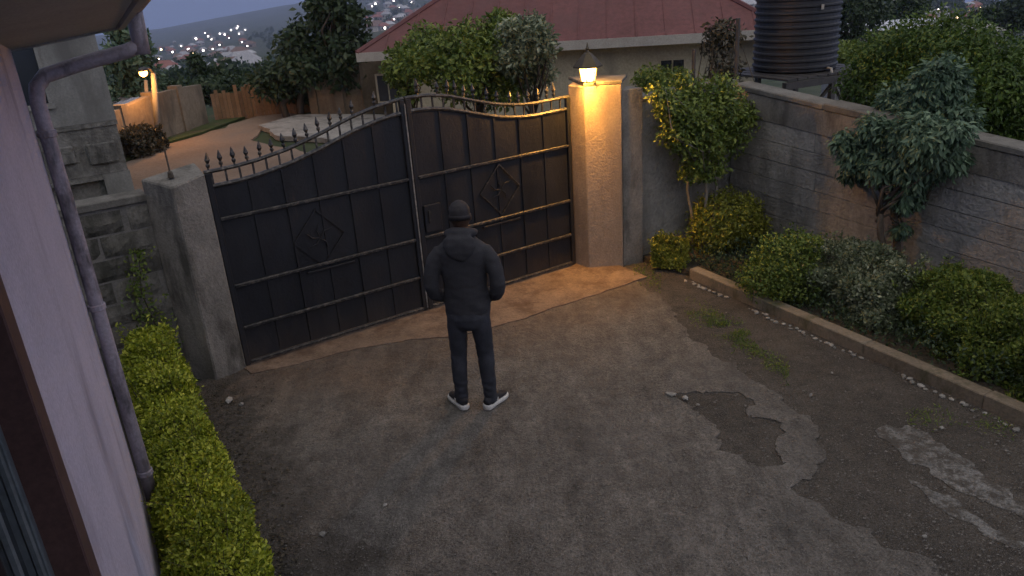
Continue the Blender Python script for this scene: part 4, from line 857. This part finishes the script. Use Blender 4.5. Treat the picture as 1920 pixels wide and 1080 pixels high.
for x, y, r, lab in ((1258, 741, .034, 'large white stone at the left edge of the pothole'), (1284, 748, .036, 'brownish stone beside the white one at the pothole'), (1308, 760, .02, 'smaller stone inside the pothole edge'), (1520, 742, .02, 'lone pale stone on dark soil below the kerb'), (1766, 803, .018, 'lone pale stone above the light cement patch'), (1560, 700, .016, 'small stone on the mossy strip by the kerb'), (722, 948, .018, 'small white stone on the driveway at lower left'), (605, 1003, .03, 'clod of dark earth on the driveway edge'), (1733, 1007, .02, 'pale stone near the lower right corner'), (430, 752, .05, 'broken concrete lump in front of the left pillar foot'), (452, 760, .03, 'smaller concrete lump before the left pillar foot')):
    stone(G(x, y, .012), r, lab)
pv, pf = [], []
OCT = [(1, 0, 0), (0, 1, 0), (-1, 0, 0), (0, -1, 0), (0, 0, .7), (0, 0, -.5)]; OF = [(0, 1, 4), (1, 2, 4), (2, 3, 4), (3, 0, 4), (1, 0, 5), (2, 1, 5), (3, 2, 5), (0, 3, 5)]
for i in range(10000):
    x, y = random.uniform(200, 1920), random.uniform(560, 1080) ; p = G(x, y, .018); r = random.uniform(.003, .008) if random.random() < .93 else random.uniform(.008, .014)
    if (p - KA) @ KNORM > -.03 or (p - GL) @ GN < .1: continue
    if x < 560 and y > 690 and random.random() < .3: continue
    an = random.random() * 6.28; b0 = len(pv); pv += [(p[0] + r * (q[0] * math.cos(an) - q[1] * math.sin(an)), p[1] + r * (q[0] * math.sin(an) + q[1] * math.cos(an)) * .8, p[2] + r * q[2] * .7) for q in OCT]; pf += [tuple(j + b0 for j in f_) for f_ in OF]
me = bpy.data.meshes.new('gravel'); me.from_pydata(pv, [], pf); me.update(); M['gravel'] = surf('gravel', (.07, .065, .06), (.2, .188, .175), 25, .9, .3, .005, 90)
tag(mesh_obj('gravel', me, M['gravel']), 'loose small gravel scattered over the driveway', 'gravel', kind='stuff')
P_ = []
for x0, y0, x1, y1, k in ((1285, 575, 1420, 640, 1500), (1330, 600, 1480, 700, 1400), (1700, 780, 1900, 800, 500), (1185, 508, 1240, 525, 500)):
    for i in range(k):
        u_, v_ = random.random(), random.gauss(0, .3); x = x0 + (x1 - x0) * u_; y = y0 + (y1 - y0) * u_ + v_ * 40; p = G(x, y, .012)
        if (p - KA) @ KNORM < -.05 and mnoise.noise(Vector((p[0] * 4, p[1] * 4, 2))) > -.1: P_.append(p)
P_ = np.array(P_); n = len(P_); sz = .03 * (.5 + rng.random(n))
tag(mesh_obj('grass', leaf_mesh('grass', P_, rdir(n) * .9 + (0, 0, .55), rdir(n), sz, sz * .22), M['leaf_green']), 'sparse mossy grass on the soil beside the kerb', 'grass', kind='stuff')
P_ = []
for i in range(1500):
    x = random.uniform(380, 560); y = random.uniform(720, 1080); p = G(x, y, .02)
    if random.random() < 1.1 - abs(x - (400 + (y - 720) * .22)) / 110: P_.append(p)
P_ = np.array(P_); n = len(P_); sz = .028 * (.5 + rng.random(n))
M['litter'] = leafmat('litter', (.02, .018, .012), (.05, .042, .03), (.09, .075, .05), .8, 0)
tag(mesh_obj('leaf_litter', leaf_mesh('leaf_litter', P_, rdir(n) * (1, 1, .2), rdir(n) * .5 + (0, 0, 1), sz, sz * .5), M['litter']), 'dark fallen leaves and debris along the left hedge', 'leaf litter', kind='stuff')

# ------------------------------------------------------------------ across the street: walls, poles, trees
M['farwall'] = surf('farwall', (.16, .13, .095), (.22, .18, .135), 1.0, .95, .4, .02, 12, stain=(.1, .085, .065), stain_scale=.9)
M['board'] = surf('board', (.17, .1, .055), (.24, .15, .085), 2, .9, .4, .01, 25, vary=.25)  # brown boards; the orange of lamp light is mixed into their colour
def wall_run(name, label, pts, tops, mat, thick=.2, posts=True):
    """a boundary wall along ground points, one bay (part) between each pair"""
    root = empty(name, (pts[0][0], pts[0][1], 0)); o = np.array(root.location)
    for i in range(len(pts) - 1):
        a, c = np.array(pts[i], float) - o, np.array(pts[i + 1], float) - o; a[2] = c[2] = 0; d = (c - a) / np.linalg.norm(c - a); n = np.array([-d[1], d[0], 0])
        b = MB(); b.prism([a + d * .12, c - d * .12, c - d * .12 + n * thick, a + d * .12 + n * thick], -.3, [tops[i], tops[i + 1], tops[i + 1], tops[i]]); b.build('bay', M[mat], root)
        b = MB(); b.prism([a - d * .118 - n * .05, a + d * .118 - n * .05, a + d * .118 + n * (thick + .05), a - d * .118 + n * (thick + .05)], -.3, tops[i] + .08); b.build('post', M[mat], root)
    return tag(root, label, 'wall')
g0 = [G(x, y) for x, y in ((196, 312), (250, 284), (305, 262), (352, 246), (396, 230))]
wall_run('street_wall', 'stained tan wall behind the street lamp across the road', g0, [1.0, 1.05, 1.15, 1.15, 1.1], 'farwall')
g1 = [G(x, y) for x, y in ((592, 214), (640, 212), (690, 208), (742, 200))]
wall_run('street_wall', 'brown streaked wall behind the pale concrete ramp', g1, [1.35, 1.4, 1.45, 1.5], 'farwall')
FE = empty('board_fence', G(404, 226)); o = np.array(FE.location); p0, p1 = G(404, 226), G(588, 206); k = 0
for i in range(26):
    q0 = p0 + (p1 - p0) * i / 26; q1 = p0 + (p1 - p0) * (i + .93) / 26; d = (q1 - q0) / np.linalg.norm(q1 - q0); n = np.array([-d[1], d[0], 0]); j = random.uniform(-.03, .03)
    b = MB(); b.prism([q0 - o + n * j, q1 - o + n * j, q1 - o + n * (j + .04), q0 - o + n * (j + .04)], -.2, 0.85 + random.uniform(-.12, .12)); b.build('board', M['board'], FE)
for z in (.25, .65): b = MB(); b.bar(n * .08 + (0, 0, z), p1 - o + n * .08 + (0, 0, z), .05, .08); b.build('rail', M['bark'], FE)
tag(FE, 'brown board fence with orange lamp light in its colour, left of the dark trees', 'fence')
# stepped grey plinths left of the bungalow
SB = empty('stepped_plinth', G(690, 190)); 
for i, (w_, z_) in enumerate(((2.4, .5), (1.9, .95), (1.3, 1.35))): b = MB(); b.box((.3 + i * .25, .8 + i * .15, z_ - .2), (w_, 1.4 - i * .2, .5)); b.build('step', M['concrete'], SB, bevel=.03)
for i, (w_, z_) in enumerate(((2.6, .8), (2.0, 1.23))): b = MB(); b.box((.3 + i * .25, .78 + i * .15, z_), (w_, 1.5 - i * .2, .06)); b.build('slab', M['concrete'], SB)
tag(SB, 'stacked grey concrete steps at the left corner of the bungalow', 'steps')
# street lamp and plain pole
SLB = G(297, 268); lampz = ON(287, 131, SLB, (0, 1, 0))
SL = empty('street_lamp', SLB); dx = lampz - SLB
b = MB(); b.tube([(0, 0, -.2), dx * .5, dx * .96], [.085, .075, .06], 10); b.build('pole', M['palebark'], SL, smooth=True)
b = MB(); b.tube([dx * .96, dx * 1.0 + (-.05, -.08, .05), dx + (-.08, -.3, .06)], .03, 8); b.build('arm', M['steel'], SL, smooth=True)
b = MB(); b.ellipsoid(dx + (-.08, -.38, .05), .09, .19, .07); b.build('lamp_head', M['steel'], SL, smooth=True)
b = MB(); b.ellipsoid(dx + (-.08, -.40, -.02), .085, .15, .09); b.build('lamp_glass', emit('street_glow', (1, .36, .07), 16.0), SL, smooth=True)
sd = bpy.data.lights.new('street_light', 'POINT'); sd.energy = 75; sd.color = (1, .42, .1); sd.shadow_soft_size = .12; so = bpy.data.objects.new('street_light', sd); link(so, SL); so.location = V3(dx + (-.08, -.5, -.2))
tag(SL, 'weathered street lamp pole with lit orange head across the road', 'street lamp')
q = G(279, 262); b = MB(); qt = ON(273, 150, q, (0, 1, 0)) - q; b.tube([(0, 0, -.2), qt], [.06, .045], 8); o = b.build('utility_pole', M['palebark'], smooth=True); o.location = V3(q); tag(o, 'plain thin pole standing just left of the street lamp', 'pole')
# trees and bushes beyond the gate
def far_tree(name, label, px, py, Y, rx, rz, n, r, count, size, lmat, base_px=None, zb=0.0, tr=.1, nt=1, **kw):
    c = AT(px, py, Y); bs = np.array([c[0], c[1], zb]) if base_px is None else G(*base_px)
    return tree(name, label, bs, lobes_at(px, py, Y, rx, rz, n, r), count, size, lmat, 'bark', tr, kw.get('group'), kw.get('droop', .2), kw.get('w', .5), kw.get('shell', .75), kw.get('cat', 'tree'), nt, kw.get('limb', 14))
far_tree('dark_tree', 'tall dark leafy tree left of the bungalow roof', 628, 70, 23.2, 1.0, 1.75, 15, .55, 5600, .2, 'leaf_dark', (562, 216), group='twin dark trees by the ramp')
far_tree('dark_tree', 'shorter dark rounded tree beside the orange fence', 545, 118, 23.0, 1.1, 1.25, 14, .5, 4800, .19, 'leaf_dark', (538, 219), group='twin dark trees by the ramp')
far_tree('climbing_shrub', 'big dense green shrub rising behind the gate before the bungalow', 885, 118, 14.6, 1.35, .95, 24, .42, 18000, .1, 'leaf_green', zb=-.6, nt=2, cat='shrub', tr=.06)
far_tree('climbing_shrub', 'grey green flowering shrub beside the lantern in front of the bungalow', 985, 95, 14.0, .62, .85, 12, .32, 7500, .09, 'leaf_variegated', zb=-.7, nt=2, cat='shrub', tr=.05)
far_tree('garden_shrub', 'narrow dark green shrub at the left end of the bungalow eave', 765, 130, 15.0, .42, .62, 7, .28, 3500, .09, 'leaf_green', zb=-.3, nt=2, cat='shrub', tr=.04)
far_tree('gum_tree', 'blue green tree rising behind the unfinished grey building', 240, 125, 24.5, 1.0, 1.7, 10, .5, 4200, .2, 'leaf_blue', zb=0, tr=.09)
far_tree('dry_tree', 'sparse brownish dry tree by the wall corner and water tank', 1352, 105, 11.6, .34, .62, 8, .22, 1100, .085, 'leaf_dry', zb=-1.5, tr=.035, limb=26, droop=.5)
far_tree('garden_bush', 'low green bush under the bungalow window', 1240, 150, 12.0, .5, .18, 6, .2, 2200, .06, 'leaf_green', zb=-.8, cat='bush', tr=.03)
for i, (px, py, Y, rx, rz, lm, lab) in enumerate(((385, 138, 34, .8, 1.1, 'leaf_dark', 'dark bushy tree behind the tan street wall'), (445, 164, 30, 1.2, .5, 'leaf_dark', 'low dark tree just behind the orange board fence'), (335, 176, 30, 1.4, .5, 'leaf_dark', 'round dark bush right of the street lamp'), (1600, 25, 36, 2.2, 1.6, 'leaf_dark', 'dark tree beyond the water tank pole'), (1690, 30, 46, 2.4, 1.6, 'leaf_dark', 'dark tree above the white roof beyond the water tank'), (1610, 110, 17, .9, .4, 'leaf_green', 'low green bush beneath the water tank stand'), (1880, 28, 60, 1.8, 1.6, 'leaf_dark', 'dark round tree on the skyline at far right'))):
    far_tree('street_tree' if i < 3 else 'hill_tree', lab, px, py, Y, rx, rz, 10, rx * .38, 3600, .11 * Y / 14 * .8, lm, zb=terrain(*AT(px, py, Y)[:2]), tr=.1, group='background trees')
hedge('verge_bush', 'dark brown scrub at the foot of the street lamp', [G(235, 300)[:2], G(285, 276)[:2]], .5, .55, 3500, .1, 'leaf_dry', 0, 'bush', top_r=.7)

# vehicles' covers and roofs behind the tan wall: two pale tin sheds
M['tin'] = surf('tin', (.38, .4, .46), (.5, .52, .58), 2, .5, .2, .01, 20, spec=.5)
def shed(name, label, px, py, Y, w, d, h, rz, roofmat='tin', wallmat='concrete', rise=.35):
    c = AT(px, py, Y); zb = min(terrain(c[0], c[1]), c[2] - h); root = empty(name, (c[0], c[1], zb), rz); hh = c[2] - zb
    b = MB(); b.box((0, 0, (hh - .02) / 2), (w, d, hh - .02)); b.build('wall', M[wallmat], root)
    b = MB(); x, y = w / 2 + .15, d / 2 + .15; b.add([(-x, -y, hh), (x, -y, hh), (x, y, hh), (-x, y, hh), (-x, 0, hh + rise), (x, 0, hh + rise)], [(0, 1, 5, 4), (2, 3, 4, 5), (0, 4, 3), (1, 2, 5), (3, 2, 1, 0)]); ro = b.build('roof', M[roofmat], root)
    for i in range(1, 8): b = MB(); xx = -x + 2 * x * i / 8; b.bar((xx, -y, hh + .012), (xx, 0, hh + rise + .012), .03, .02); b.build('roof_rib', M[roofmat], ro)
    b = MB(); b.box((w * .1, -d / 2 - .012, hh * .5), (.5, .02, .5)); b.build('window', M['darkglass'], root)
    return tag(root, label, 'shed')
shed('tin_shed', 'pale blue tin roofed shed behind the tan wall near the grey building', 232, 205, 24, 1.5, 2.0, 1.0, R(-20))
shed('tin_shed', 'white roofed shed just left of the street lamp pole', 262, 204, 26, 1.2, 1.4, .9, R(10))
shed('tin_shed', 'long white roof edge above the lime shrub beyond the wall', 1650, 52, 40, 4.6, 3, 2.2, R(-14))
shed('tin_shed', 'grey gabled hut on the slope right of the white roof', 1815, 58, 55, 3.0, 3, 2.4, R(8), 'concrete')

# ------------------------------------------------------------------ hillside town: houses with lit and dark windows
M['lit_warm'] = emit('lit_warm', (1, .72, .4), 14.0); M['lit_white'] = emit('lit_white', (1, .93, .85), 16.0)
WALLS = [surf('townwall%d' % i, c, tuple(k * 1.25 for k in c), .3, .95, .2, .05, 3) for i, c in enumerate(((.3, .28, .26), (.22, .18, .16), (.36, .33, .3)))]
ROOFS = [surf('townroof%d' % i, c, tuple(k * 1.25 for k in c), .3, .8, .2, .05, 3) for i, c in enumerate(((.2, .085, .07), (.25, .25, .27), (.15, .1, .085), (.34, .34, .36)))]
hw_m = MB().box((0, 0, 1.5), (6, 5, 3.4)).mesh('wall'); hr_m = MB().add([(-3.5, -3, 3.2), (3.5, -3, 3.2), (3.5, 3, 3.2), (-3.5, 3, 3.2), (-1.5, 0, 5), (1.5, 0, 5)], [(0, 1, 5, 4), (1, 2, 5), (2, 3, 4, 5), (3, 0, 4), (3, 2, 1, 0)]).mesh('roof'); hwin = MB().box((0, -2.53, 1.9), (1.1, .08, 1.0)).mesh('window'); hlit = MB().box((0, 0, 0), (1, .1, 1)).mesh('lit_window')
walls_m, roofs_m = [], []
for mt in WALLS: q = hw_m.copy(); q.materials.append(mt); walls_m.append(q)
for mt in ROOFS: q = hr_m.copy(); q.materials.append(mt); roofs_m.append(q)
hwin.materials.append(M['darkglass']); lw, lc = hlit.copy(), hlit.copy(); lw.materials.append(M['lit_warm']); lc.materials.append(M['lit_white'])
def town_house(px, py, label, group, lit=None, px_size=2.2, sc=1.0):
    p = hit(px, py)
    if p is None: return
    face = math.atan2(p[0], p[1]); r = math.hypot(p[0], p[1]); root = empty('town_house', (p[0], p[1], terrain(p[0], p[1]) - .6 * sc), -face + random.uniform(-.7, .7)); root.scale = (sc, sc, sc)
    link(bpy.data.objects.new('wall', random.choice(walls_m)), root); link(bpy.data.objects.new('roof', random.choice(roofs_m)), root)
    for x in (-1.7, 1.7): o = link(bpy.data.objects.new('window', hwin), root); o.location.x = x
    if lit:
        o = link(bpy.data.objects.new('lit_window', lw if lit == 'w' else lc), root); k = .62 * px_size * r / FPX / sc; o.location = (random.uniform(-1, 1), -2.6, 2.0); o.scale = (k, 1, k)
    return tag(root, label, 'house', group)
LA = 'town house with a lit window on the slope beyond the orange fence'; LB = 'distant house with a lit window on the far hillside left of the red roof'; LCn = 'hillside house with a lit window above the lime shrub at far right'
for x, y, k, sz in ((304, 95, 'w', 4), (297, 114, 'w', 4), (322, 101, 'c', 3), (314, 143, 'c', 6), (320, 140, 'c', 5), (331, 150, 'c', 4), (354, 96, 'c', 5), (367, 75, 'c', 4), (382, 97, 'c', 4), (399, 76, 'c', 4), (393, 70, 'c', 3), (346, 110, 'c', 2.5), (399, 95, 'c', 2.5), (413, 65, 'c', 3), (420, 67, 'c', 3), (434, 58, 'c', 3), (442, 55, 'c', 2.5), (447, 51, 'c', 2.5), (375, 84, 'c', 2.5), (384, 64, 'c', 2), (456, 82, 'c', 2.5), (470, 90, 'c', 2.5), (290, 120, 'w', 3), (340, 88, 'c', 2.5), (362, 104, 'w', 2.5), (410, 88, 'c', 2.5), (430, 74, 'c', 2.5), (424, 98, 'w', 2.5), (452, 66, 'c', 2), (372, 118, 'w', 3), (404, 110, 'c', 2.5), (440, 110, 'w', 2.5), (460, 58, 'c', 2)):
    town_house(x, y, LA, 'lit houses across the valley', k, sz, random.uniform(.8, 1.2))
for x, y, k, sz in ((686, 43, 'w', 6), (697, 55, 'w', 5), (696, 15, 'c', 4), (705, 10, 'c', 3.5), (728, 10, 'c', 3.5), (724, 26, 'c', 3), (750, 18, 'c', 4), (745, 40, 'c', 4), (752, 41, 'c', 3), (712, 34, 'c', 3), (690, 31, 'c', 3), (720, 57, 'c', 4), (772, 8, 'c', 3), (765, 25, 'c', 2.5), (737, 5, 'c', 2.5), (1404, 8, 'c', 3), (1420, 4, 'c', 3)):
    town_house(x, y, LB, 'lit houses on the far hillside', k, sz, random.uniform(.9, 1.3))
for x, y, k, sz in ((1796, 14, 'w', 4), (1817, 17, 'w', 4), (1825, 16, 'w', 4), (1831, 18, 'w', 4), (1823, 22, 'w', 4), (1800, 35, 'w', 6), (1808, 35, 'w', 5), (1856, 26, 'w', 6), (1864, 34, 'w', 4), (1870, 34, 'w', 4), (1887, 33, 'w', 5), (1773, 40, 'c', 5), (1764, 22, 'c', 4), (1746, 37, 'c', 4), (1663, 24, 'c', 4), (1690, 37, 'c', 3.5), (1744, 45, 'c', 3), (1851, 38, 'w', 3), (1680, 8, 'c', 3), (1650, 36, 'c', 3)):
    town_house(x, y, LCn, 'lit houses on the right hillside', k, sz, random.uniform(.55, .8))
for reg, n, lab, grp, s0 in (((410, 475, 95, 145), 16, 'unlit pale town house clustered above the orange board fence', 'unlit houses across the valley', 1.0), ((300, 410, 80, 140), 16, 'unlit town house among trees right of the street lamp', 'unlit houses right of the street lamp', 1.0), ((690, 800, 4, 62), 26, 'unlit house on the far hillside left of the red roof', 'unlit houses on the far hillside', 1.1), ((1570, 1900, 15, 60), 18, 'unlit house among trees on the right hillside', 'unlit houses on the right hillside', .7), ((1340, 1415, 2, 30), 6, 'unlit house seen between red roof and water tank', 'unlit houses behind the red roof', 1.1)):
    for i in range(n): town_house(random.uniform(reg[0], reg[1]), random.uniform(reg[2], reg[3]), lab, grp, None, 0, s0 * random.uniform(.7, 1.3))
# woods over the slopes: too far to tell one tree from the next
P_, S_ = [], []
for i in range(4200):
    a = random.uniform(-33, 40); r = 75 * (1100 / 75) ** random.random(); x, y = r * math.sin(R(a)), r * math.cos(R(a))
    if mnoise.noise(Vector((x / (10 + r * .12), y / (10 + r * .12), 5))) < (.05 if a < 18 else -.15): continue
    z = terrain(x, y); h_ = random.uniform(1.5, 3.2) * (.8 + min(1.2, r / 300)); w_ = h_ * random.uniform(.35, .6); n = 60
    d = rdir(n); P_.append(np.array([x, y, z + h_ * .5]) + d * np.array([w_, w_, h_ * .5]) * (.35 + .65 * rng.random(n))[:, None]); S_.append(np.full(n, w_ * .5))
P_ = np.concatenate(P_); S_ = np.concatenate(S_); n = len(P_)
tag(mesh_obj('woodland', leaf_mesh('woodland', P_, rdir(n), rdir(n) + (0, 0, .6), S_, S_ * .8), M['leaf_dark']), 'dark woodland covering the valley slopes and hills', 'woodland', kind='stuff')

# ------------------------------------------------------------------ evening haze over the valley
HZ = bpy.data.materials.new('haze'); HZ.use_nodes = True; ht = HZ.node_tree; ht.nodes.clear(); ho = ht.nodes.new('ShaderNodeOutputMaterial'); hv = ht.nodes.new('ShaderNodeVolumePrincipled')
hv.inputs['Color'].default_value = (.6, .7, 1.0, 1); hv.inputs['Density'].default_value = .0004; hv.inputs['Anisotropy'].default_value = .1; ht.links.new(hv.outputs[0], ho.inputs['Volume'])
zmin = min(p[2] for p in tv) - 2
b = MB(); b.box((0, 0, (zmin + 90) / 2), (9600, 9600, 90 - zmin)); tag(b.build('haze', HZ), 'thin blue evening haze filling the valley', 'haze', kind='stuff')
